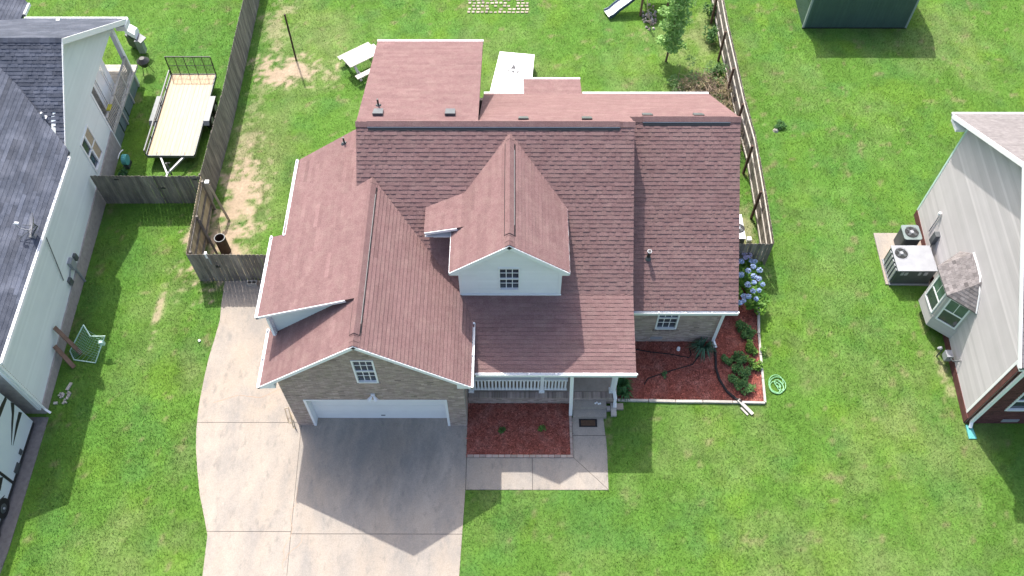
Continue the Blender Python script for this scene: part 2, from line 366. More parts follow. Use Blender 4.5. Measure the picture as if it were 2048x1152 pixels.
# ------------------------------------------------------------ lawn
POLY = {}
POLY['driveway'] = [(-4.46,6.30),(-2.95,6.35),(-0.62,6.35),(-0.62,0.0),(5.53,0.0),(5.53,-2.44),(5.42,-5.4),(5.35,-9),(5.3,-14),(-2.9,-14),(-2.98,-9),(-3.06,-5.4),(-3.16,-4.04),(-3.44,-3.3),(-3.7,-2.64),(-3.97,-1.72),(-4.18,-0.9),(-4.31,-0.19),(-4.39,0.5),(-4.42,1.01),(-4.44,2.0),(-4.43,2.8),(-4.36,3.7),(-4.32,4.48),(-4.40,5.2)]
POLY['walk'] = [(5.53,-2.44),(10.53,-2.44),(10.56,-0.9),(10.50,0.33),(9.33,0.33),(9.33,-1.23),(5.53,-1.23)]
POLY['bed1'] = [(5.53,-1.23),(9.33,-1.23),(9.33,0.87),(5.53,0.87)]
POLY['bed2'] = [(10.98,1.02),(11.30,0.98),(14.1,0.95),(16.5,0.92),(16.62,2.4),(16.72,3.6),(16.86,4.85),(17.15,5.9),(17.2,6.9),(14.84,6.9),(14.84,3.53),(11.33,3.53),(11.33,1.6)]
POLY['house'] = [(-0.6,0.0),(5.53,0.0),(5.53,0.87),(11.3,0.87),(11.3,3.53),(14.84,3.53),(14.84,12.6),(5.8,12.6),(5.8,13.4),(1.9,13.4),(1.9,8.6),(-0.3,8.0)]
POLY['left_house'] = [(-30,0.3),(-9.98,0.3),(-10.0,0.7),(-10.55,13.4),(-10.6,18.3),(-30,18.3)]
POLY['right_house'] = [(23.7,0.13),(24.28,9.75),(40,9.75),(40,0.13)]
POLY['pad'] = [(22.28,8.75),(22.2,6.18),(24.2,6.1),(24.3,8.75)]
PATIO = [(4.8,22.6),(8.0,22.6),(8.0,26),(4.8,26)]
POLY['rvpad'] = [(-9.82,0.3),(-9.74,-4.6),(-9.78,-5.5),(-9.6,-14),(-16,-14),(-16,0.3)]
POLY['backpatio'] = [(5.98,12.5),(9.4,12.5),(9.4,16.9),(5.98,16.9)]
POLY['shed'] = [(21.63,21.52),(26.8,21.52),(26.8,26),(21.63,26)]
def inside(poly, x, y):
    r = np.zeros(x.shape, bool); n = len(poly)
    for i in range(n):
        (a, b), (c, d) = poly[i], poly[(i+1) % n]
        if b == d: continue
        r ^= ((b > y) != (d > y)) & (x < (c-a)*(y-b)/(d-b)+a)
    return r
_tab = NR.random((64, 64, 8))
def vnoise(x, y, s, k=0):
    x = x/s+100; y = y/s+100; i = np.floor(x).astype(int); j = np.floor(y).astype(int); fx = x-i; fy = y-j
    fx = fx*fx*(3-2*fx); fy = fy*fy*(3-2*fy); t = _tab[:, :, k % 8]
    g = lambda a, b: t[a % 64, b % 64]
    return (g(i, j)*(1-fx)+g(i+1, j)*fx)*(1-fy)+(g(i, j+1)*(1-fx)+g(i+1, j+1)*fx)*fy
def fbm(x, y, s, k=0): return (vnoise(x, y, s, k)+0.5*vnoise(x, y, s/2.1, k+1)+0.25*vnoise(x, y, s/4.3, k+2)+0.13*vnoise(x, y, s/9, k+3))/1.88
#        x, y, rx, ry, strength  (bare clay)
DIRT = [(-5.0,8.2,1.0,1.9,1.15),(-4.7,10.8,0.8,2.2,1.0),(-4.9,13.4,0.5,1.6,0.55),(-4.2,7.3,0.9,1.0,0.7),(-3.3,18.5,1.5,1.0,0.95),(-4.6,21.8,0.8,1.6,0.55),(-4.7,16.6,0.5,1.2,0.45),
        (-6.83,5.0,0.13,1.3,0.75),(-4.55,1.95,0.5,0.6,0.25),(20.2,1.3,0.4,0.4,0.3),(8.27,-4.9,0.3,0.2,0.2),(16.2,16.0,1.4,1.4,0.55),(5.2,21.4,1.8,0.7,0.22),
        (17.0,8.8,0.4,1.6,0.55),(19.2,-0.8,0.4,0.3,0.2),(22.1,3.8,0.3,0.6,0.2),(16.4,20.8,1.4,1.6,0.35),(23.45,2.2,0.18,1.6,0.6),(-1.9,7.0,1.0,1.0,0.4)]
#        x, y, rx, ry, strength  (dry yellowish grass)
DRY = [(-4.0,13.5,1.6,4.5,0.8),(-2.3,10.5,1.2,2.5,0.55),(-3,20,2.2,3,0.6),(8,17,5,3.5,0.4),(13,15.5,3,3,0.45),(16,20,1.8,3,0.5),(-7.2,3.4,1.1,3.4,0.5),(-5.0,2.0,0.7,1.6,0.6),(-4.6,-1.0,0.7,2.4,0.6),(-5.8,-3.8,1.6,2.2,0.45),
       (7.5,-3.6,2.2,1.2,0.4),(14,-1,4,2.5,0.4),(21,-2,4,3,0.5),(17,-4,4,2,0.4),(19,3,2,4,0.3),(29.5,19.5,2.5,2,0.45),(18.9,9,1.1,5,0.25),(22,17,3,2,0.2),(16.6,7.4,0.6,2.5,0.6),(12,19.5,3,2,0.3)]
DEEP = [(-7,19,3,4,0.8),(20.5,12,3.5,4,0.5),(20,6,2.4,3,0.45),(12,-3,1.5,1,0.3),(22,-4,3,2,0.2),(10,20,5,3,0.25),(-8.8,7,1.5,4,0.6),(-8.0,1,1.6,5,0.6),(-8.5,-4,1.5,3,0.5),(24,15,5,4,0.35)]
def blobs(L, x, y, wob):
    r = np.zeros(x.shape)
    for a, b, rx, ry, s in L: r = np.maximum(r, s*np.clip(1.35-np.sqrt(((x-a)/rx)**2+((y-b)/ry)**2)*0.85+wob, 0, 1))
    return r
def lawn_colour(x, y):
    n1 = fbm(x, y, 2.6, 0)-0.5; n2 = fbm(x, y, 0.7, 2)-0.5; n3 = fbm(x, y, 0.22, 4)-0.5
    dirt = np.clip((blobs(DIRT, x, y, n2*1.7+n3*1.8+(fbm(x+9, y+2, 0.1, 5)-0.5)*0.9)-0.22)*1.5, 0, 1)
    dry = np.clip(blobs(DRY, x, y, n1*1.4)+n2*1.1+n1*0.8-0.08, 0, 1)
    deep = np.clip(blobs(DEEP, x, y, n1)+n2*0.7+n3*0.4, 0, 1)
    g = np.array([0.112, 0.232, 0.036]); d = np.array([0.190, 0.245, 0.085]); e = np.array([0.078, 0.205, 0.034]); c = np.array([0.33, 0.26, 0.185])
    yl = np.array([0.165, 0.288, 0.032]); bl = np.array([0.085, 0.205, 0.050]); ol = np.array([0.108, 0.165, 0.050])
    w3 = lambda a: a[:, None]
    m1 = np.clip((fbm(x+11, y+5, 1.7, 1)-0.52)*6, 0, 1); m2 = np.clip((fbm(x-31, y+15, 1.2, 3)-0.54)*6, 0, 1); m3 = np.clip((fbm(x+71, y-25, 0.9, 0)-0.60)*7, 0, 1)
    col = g*np.ones((len(x), 1)); col = col*(1-w3(m1*0.42))+yl*w3(m1*0.42); col = col*(1-w3(m2*0.5))+bl*w3(m2*0.5); col = col*(1-w3(m3*0.5))+ol*w3(m3*0.5)
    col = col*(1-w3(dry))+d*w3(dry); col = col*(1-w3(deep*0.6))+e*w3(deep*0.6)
    n4 = fbm(x+37, y-11, 1.3, 1)-0.5; n5 = fbm(x+3, y-7, 0.12, 2)-0.5; col = col*(1+w3(n1*0.12+n3*0.38+n2*0.18+n4*0.18+n5*0.2))
    stripe = 0.5+0.5*np.sin((x*0.97+y*0.2)*2*math.pi/1.15+n1*2); col = col*(1+w3((stripe-0.5)*0.07))
    tan = np.clip((fbm(x-57, y+33, 0.45, 2)-0.69)*9, 0, 1)*0.5; col = col*(1-w3(tan))+np.array([0.29, 0.24, 0.14])*w3(tan)
    return col, dirt, c*(1+w3(n3*0.3))
def make_lawn():
    xs = np.concatenate([np.array([-150,-60,-30]), np.arange(-20.5, 34.5, 0.14), np.array([45, 80, 150])])
    ys = np.concatenate([np.array([-150,-60,-20]), np.arange(-7, 25.5, 0.14), np.array([35, 70, 150])])
    X, Y = np.meshgrid(xs, ys); nx, ny = len(xs), len(ys); X = X.ravel(); Y = Y.ravel()
    Z = (fbm(X, Y, 3.0, 3)-0.5)*0.02
    col, dirt, c = lawn_colour(X, Y); col = col*0.80*(1-dirt[:, None])+c*dirt[:, None]
    me = bpy.data.meshes.new('lawn'); V = np.stack([X, Y, Z], 1)
    I, J = np.meshgrid(np.arange(nx-1), np.arange(ny-1)); a = (J*nx+I).ravel()
    Fc = np.stack([a, a+1, a+nx+1, a+nx], 1)
    me.vertices.add(len(V)); me.vertices.foreach_set('co', V.ravel())
    me.loops.add(Fc.size); me.loops.foreach_set('vertex_index', Fc.ravel())
    me.polygons.add(len(Fc)); me.polygons.foreach_set('loop_start', np.arange(len(Fc))*4); me.polygons.foreach_set('loop_total', np.full(len(Fc), 4))
    me.update(); at = me.attributes.new('col', 'FLOAT_COLOR', 'POINT')
    at.data.foreach_set('color', np.concatenate([col, np.ones((len(col), 1))], 1).ravel().astype(np.float32))
    me.materials.append(M['ground']); o = bpy.data.objects.new('lawn', me); COL.objects.link(o); o['kind'] = 'structure'
def make_grass(count=780000):
    y = -6.0+NR.random(count)*31.0; x = 7.2+(NR.random(count)-0.5)*2*(17.6+(y+6)*0.36)
    keep = np.ones(count, bool)
    for k in POLY: keep &= ~inside(POLY[k], x+NR.normal(0, 0.045, count), y+NR.normal(0, 0.045, count))
    x = x[keep]; y = y[keep]; col, dirt, c = lawn_colour(x, y)
    k2 = NR.random(len(x)) > dirt*1.25-0.05
    x = x[k2]; y = y[k2]; col = col[k2]; n = len(x)
    h = 0.035+0.045*NR.random(n)+0.02*(fbm(x, y, 0.8, 3)-0.5); a = NR.random(n)*2*math.pi; w2 = 0.006+0.006*NR.random(n)
    ln = 0.25+0.8*NR.random(n); b = NR.random(n)*2*math.pi
    dx, dy = np.cos(a)*w2, np.sin(a)*w2
    V = np.zeros((n, 3, 3)); V[:, 0, 0] = x-dx; V[:, 0, 1] = y-dy; V[:, 1, 0] = x+dx; V[:, 1, 1] = y+dy
    V[:, 2, 0] = x+np.cos(b)*h*ln; V[:, 2, 1] = y+np.sin(b)*h*ln; V[:, 2, 2] = h; V[:, :2, 2] = -0.005
    me = bpy.data.meshes.new('grass'); me.vertices.add(n*3); me.vertices.foreach_set('co', V.ravel())
    me.loops.add(n*3); me.loops.foreach_set('vertex_index', np.arange(n*3)); me.polygons.add(n)
    me.polygons.foreach_set('loop_start', np.arange(n)*3); me.polygons.foreach_set('loop_total', np.full(n, 3)); me.update()
    col = col*(0.85+0.5*NR.random((n, 1)))*np.array([1, 1, 1]); col[NR.random(n) < 0.05] = np.array([0.24, 0.23, 0.08])
    at = me.attributes.new('col', 'FLOAT_COLOR', 'FACE'); at.data.foreach_set('color', np.concatenate([col, np.ones((n, 1))], 1).ravel().astype(np.float32))
    me.materials.append(M['blade']); o = bpy.data.objects.new('grass', me); COL.objects.link(o); o['kind'] = 'stuff'
    o['label'] = 'short mown green grass covering the lawns'
make_lawn(); make_grass()

# ------------------------------------------------------------ driveway, walk, beds, pads
def clip(poly, a, b, c):                     # keep a*x+b*y <= c
    out = []; n = len(poly)
    for i in range(n):
        P, Q = poly[i], poly[(i+1) % n]; p = a*P[0]+b*P[1]-c; q = a*Q[0]+b*Q[1]-c
        if p <= 0: out.append(P)
        if (p < 0 < q) or (q < 0 < p): t = p/(p-q); out.append((P[0]+t*(Q[0]-P[0]), P[1]+t*(Q[1]-P[1])))
    return out
def sheet(poly, z0, z1, mb=None, tone=1.0): return (mb or MB()).prism([(x, y, z1) for x, y in poly], (0, 0, z0-z1), tone)
dw = sheet(POLY['driveway'], -0.12, 0.012).build('driveway', 'joint', kind='structure')
left = clip(POLY['driveway'], 1, 0.045, -0.525); right = clip(POLY['driveway'], -1, -0.045, 0.51)
g = 0.009
for src, lo, hi, m in ((left, 0.10, 7, 'concrete'), (left, -3.92, 0.10, 'concrete'), (left, -9, -3.92, 'concrete'), (left, -14, -9, 'concrete'),
                       (right, -4.0, 7, 'oldconcrete'), (right, -9, -4.0, 'concrete'), (right, -14, -9, 'concrete')):
    p = clip(clip(src, 0, 1, hi-g), 0, -1, -(lo+g))
    if len(p) > 2: sheet(p, 0.0, 0.024 if m == 'oldconcrete' else 0.021).build('concrete_slab', m, dw)
for cr in ([(-0.35,-2.35),(-0.30,-2.9),(-0.42,-3.3),(-0.33,-3.95),(-0.5,-4.6),(-0.42,-5.2)], [(0.1,-4.05),(0.0,-4.35),(-0.25,-4.6),(-0.45,-4.9)], [(-3.9,0.9),(-3.0,1.2),(-2.2,1.1),(-1.4,1.5)], [(-2.2,3.9),(-2.4,4.8),(-2.1,5.8)]):
    mb = MB()
    for a, b in zip(cr[:-1], cr[1:]):
        for k in range(5):
            t0_, t1_ = k/5, (k+1)/5; j0, j1 = math.sin((a[0]+t0_)*37)*.03, math.sin((a[0]+t1_)*37)*.03
            mb.beam((a[0]+(b[0]-a[0])*t0_+j0, a[1]+(b[1]-a[1])*t0_, 0.0215), (a[0]+(b[0]-a[0])*t1_+j1, a[1]+(b[1]-a[1])*t1_, 0.0215), 0.014, 0.006)
    mb.build('crack', 'clay', dw)
wk = sheet(POLY['walk'], -0.12, 0.010).build('front_walk', 'joint', kind='structure')
for p in ([(5.55,-2.43),(7.87,-2.43),(7.87,-1.24),(5.55,-1.24)], [(7.89,-2.43),(10.52,-2.43),(9.34,-1.24),(7.89,-1.24)], [(10.53,-2.42),(10.56,-0.9),(10.55,-0.4),(9.35,-0.4),(9.35,-1.23)], [(9.35,-0.38),(10.53,-0.38),(10.50,0.32),(9.35,0.32)]):
    sheet(p, 0.0, 0.021).build('concrete_slab', 'concrete', wk)
for k, nm in (('bed1', 'mulch_bed'), ('bed2', 'mulch_bed')): sheet(POLY[k], -0.1, 0.035).build(nm, 'mulch', kind='structure')
def chips(polys, n):
    mb = MB()
    for poly in polys:
        X = [p[0] for p in poly]; Y = [p[1] for p in poly]; k = int(n*(max(X)-min(X))*(max(Y)-min(Y)))
        x = NR.uniform(min(X), max(X), k); y = NR.uniform(min(Y), max(Y), k); ok = inside(poly, x, y)
        for a, b in zip(x[ok], y[ok]):
            r = random.uniform(0, math.pi); l = random.uniform(0.015, 0.05); w2 = random.uniform(0.006, 0.014)
            c, s = math.cos(r), math.sin(r); z = 0.037+random.uniform(0, 0.015); t = random.uniform(-0.01, 0.01)
            mb.add([(a-c*l-s*w2, b-s*l+c*w2, z+t), (a-c*l+s*w2, b-s*l-c*w2, z), (a+c*l+s*w2, b+s*l-c*w2, z-t), (a+c*l-s*w2, b+s*l+c*w2, z+0.004)], [(0, 1, 2, 3)], random.choice((0.5, 0.7, 0.9, 1.1, 1.4, 1.8)))
    o = mb.build('mulch_chips', 'mulch', kind='stuff'); o['label'] = 'red bark mulch chips scattered over the beds'
chips([POLY['bed1'], POLY['bed2']], 620)
# edging of the beds
bd = thing('brick_edging', 'low tan brick edging round the mulch bed beside the garage', 'edging', (5.6, -1.2, 0))
for i in range(17): MB().box(5.57+i*0.222, 5.57+i*0.222+0.205, -1.25, -1.155, 0.0, 0.085+random.uniform(-.008, .008), random.uniform(.8, 1.15)).build('brick', 'brick', bd)
for i in range(8): MB().box(9.245, 9.335, -1.15+i*0.222, -1.15+i*0.222+0.205, 0.0, 0.085+random.uniform(-.008, .008), random.uniform(.8, 1.15)).build('brick', 'brick', bd)
be = thing('stone_edging', 'pale timber and stone edging round the large red mulch bed', 'edging', (16.5, 0.9, 0))
pts = [(11.05,1.00),(12.2,0.985),(13.2,0.955),(14.2,0.95),(15.3,0.93),(16.5,0.90),(16.57,1.9),(16.64,2.9),(16.72,3.85),(16.86,4.85),(17.02,5.6)]
for a, b in zip(pts[:-1], pts[1:]):
    A = Vector((*a, 0.05)); B = Vector((*b, 0.05)); d = (B-A).normalized()*0.012
    MB().beam(A+d, B-d, random.uniform(0.075, 0.10), 0.11, tone=random.uniform(.85, 1.15)).build('edging_stone', 'stone', be)
sheet(POLY['pad'], -0.05, 0.05).build('equipment_pad', 'concrete', kind='structure')
sheet(POLY['rvpad'], -0.06, 0.02).build('side_drive', 'gravel', kind='structure')
sheet(POLY['backpatio'], -0.06, 0.03).build('back_patio', 'concrete', kind='structure')
# brick paver patio at the back edge
pv = sheet(PATIO, -0.12, -0.035).build('paver_patio', 'clay', kind='structure')
for j in range(5):
    for i in range(14):
        x = 4.85+i*0.225+(0.04 if j % 2 else 0); y = 22.66+j*0.235
        if random.random() < 0.22 and j: continue
        MB().box(x, x+random.uniform(.13, .17), y, y+random.uniform(.09, .14), 0.0, 0.04+random.uniform(-.012, .012), random.uniform(.8, 1.3)).build('paver', 'tanstone', pv)

# ------------------------------------------------------------ the main house
H = thing('brick_house', 'brick house with reddish brown shingle roof, white dormer and two-car garage', 'house', (2.4, 0.0, 0))
RS = []          # shingles
XA, ZA = 2.36, 6.402; SG = 0.774; S2 = 0.342; ZM, YM, SM = 7.493, 7.84, 0.726; SP = 0.3345; SR = 0.71; SE = 0.278; SW = 0.716
def plG(): return (-SG, 0), ZA+SG*XA                   # garage right slope
roof(H, [(XA, -0.31), (5.80, -0.31), (5.80, 2.14), (5.40, 3.09), (XA, 6.335)], (-SG, 0), ZA+SG*XA, store=RS)
roof(H, [(-1.09, -0.31), (XA, -0.31), (XA, 1.60), (-1.09, 1.84)], (SG, 0), ZA-SG*XA, store=RS)
roof(H, [(-1.07, 1.44), (XA, 1.44), (XA, 6.335), (1.81, 6.07), (1.81, 8.98), (-0.605, 8.0), (-0.605, 4.65), (-1.07, 4.65)], (S2, 0), ZA-S2*XA, store=RS)
roof(H, [(1.81, YM), (11.33, YM), (11.33, 3.10), (5.40, 3.10), (XA, 6.335), (1.81, 6.07)], (0, SM), ZM-SM*YM, store=RS)
roof(H, [(5.40, 3.10), (11.33, 3.10), (11.34, 0.49), (5.62, 0.49), (5.62, 2.3), (5.55, 2.75)], (0, SP), 4.051-SP*3.10, store=RS)
roof(H, [(5.98, YM), (11.33, YM), (11.33, 8.60), (15.18, 8.60), (15.18, 13.0), (5.98, 13.0)], (0, -SR), ZM+SR*YM, store=RS)
roof(H, [(1.81, YM), (5.98, YM), (5.98, 13.84), (1.81, 13.84)], (0, -SE), ZM+SE*YM, store=RS)
ZWR = ZM-SR*(8.60-YM)
roof(H, [(11.02, 8.60), (15.18, 8.60), (15.18, 3.083), (11.02, 3.083)], (0, SW), ZWR-SW*8.60, store=RS)
roof(H, [(7.62, 13.005), (9.99, 13.005), (9.99, 14.22), (7.62, 14.22)], (0, -0.30), 3.835+0.30*13.005, store=RS)
# dormer slopes
XD, ZD, SD = 7.07, 7.287, 0.767
roof(H, [(XD, 2.80), (9.03, 2.80), (9.03, 5.48), (XD, 7.556)], (-SD, 0), ZD+SD*XD, store=RS)
roof(H, [(5.105, 2.80), (XD, 2.80), (XD, 7.556), (5.53, 5.90), (5.105, 5.46)], (SD, 0), ZD-SD*XD, store=RS)
zh = ZD-SD*(XD-5.53)
roof(H, [(4.19, 4.42), (5.53, 4.42), (5.53, 5.90), (4.19, 5.50)], (0.235, 0), zh+0.012-0.235*5.53, store=RS)
emit(RS, 'shingle', 'shingle', 300, 'shingle_courses')

def ridge_cap(P, Q, g1, g2, m='shingle', wd=0.15, up=0.03, n=None):
    P = Vector(P); Q = Vector(Q); d = Q-P; k = int(d.length/0.2); dn = d.normalized(); sd = dn.cross(Vector((0,0,1))).normalized()
    o = MB()
    for i in range(k):
        A = P+d*(i/k); B = P+d*((i+1.12)/k) if i < k-1 else Q
        up0 = up+0.002; up1 = up+0.016
        vs = [A+sd*wd-Vector((0,0,g1*wd-up0)), A+Vector((0,0,up0+0.012)), A-sd*wd-Vector((0,0,g2*wd-up0)), B+sd*wd-Vector((0,0,g1*wd-up1)), B+Vector((0,0,up1+0.012)), B-sd*wd-Vector((0,0,g2*wd-up1))]
        vs += [v-Vector((0,0,0.015)) for v in vs]
        o.add(vs, [(0,1,4,3), (1,2,5,4), (3,4,10,9), (4,5,11,10), (0,3,9,6), (2,8,11,5), (0,6,7,1), (1,7,8,2)], random.uniform(.85, 1.12))
    return o
ridge_cap((11.36, YM, ZM), (1.79, YM, ZM), SM, SR, up=0.035).build('ridge_cap', 'shingle', H)
ridge_cap((15.2, 8.6, ZWR), (11.30, 8.6, ZWR), SW, SR, up=0.035).build('ridge_cap', 'shingle', H)
ridge_cap((XA, 6.30, ZA), (XA, -0.31, ZA), SG, SG, up=0.02).build('ridge_cap', 'shingle', H)
ridge_cap((XD, 7.50, ZD), (XD, 2.80, ZD), SD, SD, up=0.02).build('ridge_cap', 'shingle', H)
# ridge vents: raised strips; black bars along their edges paint the slot's shade
def vent_y(x0, x1, y, z, s):
    o = MB(); P = lambda dy, h: (y+dy, z-abs(dy)*s+h)
    for sg in (-1, 1):
        q = [P(sg*0.15, 0.05), P(sg*0.15, 0.068), (y, z+0.08), (y, z+0.055)]
        o.prism([(x0, *p) for p in q], (x1-x0, 0, 0))
    v = o.build('ridge_vent', 'shingle', H)
    MB().prism([(x0+.02, *p) for p in (P(-0.235, 0.0), P(-0.235, 0.03), P(-0.15, 0.045), P(-0.15, 0.0))], (x1-x0-.04, 0, 0)).build('vent_slot_shade', 'black', v)
    MB().prism([(x0, *p) for p in (P(-0.165, 0.04), P(-0.165, 0.056), P(-0.150, 0.058), P(-0.150, 0.04))], (x1-x0, 0, 0)).build('vent_flange', 'lightmetal', v)
vent_y(2.2, 10.84, YM, ZM, SM); vent_y(11.74, 14.82, 8.6, ZWR, SW)
def vent_x(x, y0, y1, z, s):
    o = MB()
    for sg in (-1, 1):
        o.prism([(x+sg*0.15, y0, z-0.15*s+0.045), (x+sg*0.15, y0, z-0.15*s+0.062), (x, y0, z+0.078), (x, y0, z+0.05)], (0, y1-y0, 0))
    v = o.build('ridge_vent', 'shingle', H)
    for sg, w_ in ((-1, 0.17), (1, 0.195)):
        MB().prism([(x+sg*w_, y0, z-w_*s+0.002), (x+sg*w_, y0, z-w_*s+0.025), (x+sg*0.15, y0, z-0.15*s+0.044), (x+sg*0.15, y0, z-0.15*s)], (0, y1-y0, 0)).build('vent_slot_shade', 'black', v)
    MB().box(x+0.152, x+0.163, y0+0.4, y1-0.3, z-0.155*s+0.040, z-0.155*s+0.056).build('vent_flange', 'greymetal', v)
vent_x(XA, 0.12, 5.95, ZA, SG); vent_x(XD, 3.25, 7.15, ZD, SD)

# walls of the house
BR = []
def brick_wall(poly, holes, y, name='front_wall', x0=0):
    fr = XF(y); wv = wall(H, fr, poly, holes, 'mortar', 0.20, name)
    fr2 = (fr[0]+fr[3]*0.001, fr[1], fr[2], fr[3])
    ps = courses(fr2, [poly]+holes, 0.0755, 0.212, 0.011, 0.011, gu=0.012, gv=0.011, tone=0.20, jit=0.002)
    BR.extend((p, wv) for p in ps); return wv
# garage front
gp = [(-0.61, 0.0), (5.53, 0.0), (5.53, ZA-SG*(5.53-XA)-0.17), (XA, ZA-0.17), (-0.61, ZA-SG*(XA+0.61)-0.17)]
brick_wall(gp, [rect(0, 4.88, 0, 2.13), rect(2.03, 2.75, 3.45, 4.97)], 0.0)
# wing front
wp = [(11.20, 0.0), (14.84, 0.0), (14.84, 3.12), (11.20, 3.12)]
brick_wall(wp, [rect(12.52, 13.33, 0.99, 2.52)], 3.53)
# porch base wall and rowlock
brick_wall([(5.55, 0.0), (9.33, 0.0), (9.33, 0.44), (5.55, 0.44)], [], 0.90, 'porch_skirt')
brick_wall([(9.33, 0.0), (10.98, 0.0), (10.98, 0.44), (9.33, 0.44)], [], 0.90, 'porch_skirt')
emit(BR, 'brick', 'brick', 300, 'brick_courses')
pf = MB().box(5.53, 11.0, 1.14, 3.40, 0.0, 0.50).build('porch_floor', 'tanstone', H)
MB().box(5.55, 10.98, 0.92, 1.14, 0.40, 0.455).build('rowlock_bed', 'mortar', pf)
for i in range(64):
    x = 5.56+i*0.0847
    MB().box(x, x+0.070, 0.885, 1.125, 0.44, 0.505+random.uniform(-.003, .003), random.uniform(.65, 1.25)).build('brick', 'brick', pf)
# plain walls out of sight or only grazed
def solid(poly, z0, z1, m='mortar', name='side_wall'): return sheet(poly, z0, z1).build(name, m, H)
MB().prism([(-0.61, 0.2, 0), (-0.61, 8.0, 0), (-0.61, 8.0, 5.2), (-0.61, 1.62, 5.2), (-0.61, 1.62, 3.9), (-0.61, 0.2, 3.9)], (0.2, 0, 0)).build('side_wall', 'brick', H)
MB().prism([(5.33, 0.2, 0), (5.33, 3.4, 0), (5.33, 3.4, 3.6), (5.33, 0.2, 3.6)], (0.2, 0, 0)).build('side_wall', 'brick', H)
MB().prism([(14.64, 3.73, 0), (14.64, 12.6, 0), (14.64, 12.6, 3.85), (14.64, 8.6, ZWR-0.16), (14.64, 3.73, 3.25)], (0.2, 0, 0)).build('side_wall', 'brick', H)
MB().prism([(10.9, 3.4, 0.0), (10.9, 12.6, 0), (10.9, 12.6, 3.85), (10.9, YM, ZM-0.16), (10.9, 3.4, 4.1)], (0.15, 0, 0)).build('gable_wall', 'white', H)
MB().prism([(2.05, 6.3, 3.0), (2.05, 13.4, 3.0), (2.05, 13.4, 5.7), (2.05, YM, ZM-0.16), (2.05, 6.3, 6.15)], (0.15, 0, 0)).build('gable_wall', 'white', H)
MB().prism([(5.62, 8.0, 3.0), (5.62, 13.4, 3.0), (5.62, 13.4, 5.75), (5.62, 8.0, 7.2)], (0.15, 0, 0)).build('side_wall', 'white', H)
MB().box(2.05, 5.77, 13.4, 13.55, 0, 5.72).build('back_wall', 'white', H)
MB().box(5.77, 14.84, 12.6, 12.75, 0, 3.85).build('back_wall', 'brick', H)
MB().prism([(-0.35, 8.0, 0), (2.05, 8.75, 0), (2.05, 8.75, 6.0), (-0.35, 8.0, 5.2)], (0, -0.15, 0)).build('back_wall', 'brick', H)
pw = MB().box(5.53, 10.9, 3.40, 3.52, 0, 3.9).build('porch_wall', 'brick', H)
MB().box(5.62, 11.25, 0.62, 3.3, 3.0, 3.03).build('porch_ceiling', 'white', H)
MB().box(8.0, 8.95, 3.36, 3.40, 0.5, 2.6).build('front_door', 'brownwood', H)
for x in (7.4, 7.5): pass
for x, y in ((7.65, 13.95), (9.9, 13.95)): MB().box(x, x+0.1, y, y+0.1, 0, 3.35).build('back_post', 'white', H)
# white wedge wall under the raised left roof
zr = lambda x: ZA-S2*(XA-x)-0.13
zg = lambda x: ZA-SG*(XA-x)
fr = XF(1.62)
wpoly = [(-0.74, zg(-0.74)-0.05), (2.2, zg(2.2)-0.03), (2.2, zr(2.2)), (-0.74, zr(-0.74))]
wd = wall(H, fr, wpoly, [], 'whiteold', 0.1, 'upper_wall', label='white siding wedge between the two roof levels')
st = [(p, wd) for p in courses((fr[0]+fr[3]*0.001, fr[1], fr[2], fr[3]), [wpoly], 0.115, 6.0, 0.012, 0.002, stag=None, tone=0.02)]
emit(st, 'siding_board', 'whiteold', 300)
MB().box(-0.80, -0.72, 1.54, 1.64, zg(-0.75)-0.05, zr(-0.75)).build('corner_trim', 'white', H)
MB().prism([(-1.05, 1.46, ZA-S2*(XA+1.05)-0.17), (2.1, 1.46, ZA-S2*(XA-2.1)-0.17), (2.1, 1.6, ZA-S2*(XA-2.1)-0.17), (-1.05, 1.6, ZA-S2*(XA+1.05)-0.17)], (0, 0, 0.03)).build('soffit', 'white', H)
fascia(H, (-1.07, 1.425, ZA-S2*(XA+1.07)+0.005), (1.9, 1.425, ZA-S2*(XA-1.9)+0.005), 0.10)
# dormer front
fd = XF(3.09); zdl = lambda x: ZD-SD*abs(x-XD)-0.15
dp = [(5.39, 4.0), (8.80, 4.0), (8.80, zdl(8.80)), (XD, zdl(XD)), (5.39, zdl(5.39))]
dwl = wall(H, fd, dp, [rect(6.69, 7.43, 4.34, 5.66)], 'white', 0.12, 'dormer_wall')
st = [(p, dwl) for p in courses((fd[0]+fd[3]*0.001, fd[1], fd[2], fd[3]), [dp, rect(6.69, 7.43, 4.34, 5.66)], 0.115, 6.0, 0.012, 0.002, stag=None, tone=0.02)]
emit(st, 'siding_board', 'white', 300)
for x in (5.36, 8.72): MB().box(x, x+0.1, 3.055, 3.2, 4.0, zdl(5.36)).build('corner_trim', 'white', H)
MB().box(5.36, 8.84, 3.04, 3.075, 3.99, 4.09).build('skirt_board', 'white', H)
MB().prism([(8.68, 3.2, 4.0), (8.68, 5.4, 5.6), (8.68, 3.2, 5.75)], (0.12, 0, 0)).build('dormer_cheek', 'white', H)
MB().prism([(5.39, 3.2, 4.0), (5.39, 5.4, 5.6), (5.39, 3.2, 5.75)], (0.12, 0, 0)).build('dormer_cheek', 'white', H)
window(H, fd, 6.69, 7.43, 4.34, 5.66, (3, 2), label='white sash window in the dormer')
zz = lambda x, s, za, xa: za-s*abs(x-xa)
for a, b in ((5.09, XD), (9.05, XD)): fascia(H, (a, 2.785, zz(a, SD, ZD, XD)+0.005), (b, 2.785, ZD+0.005), 0.15)
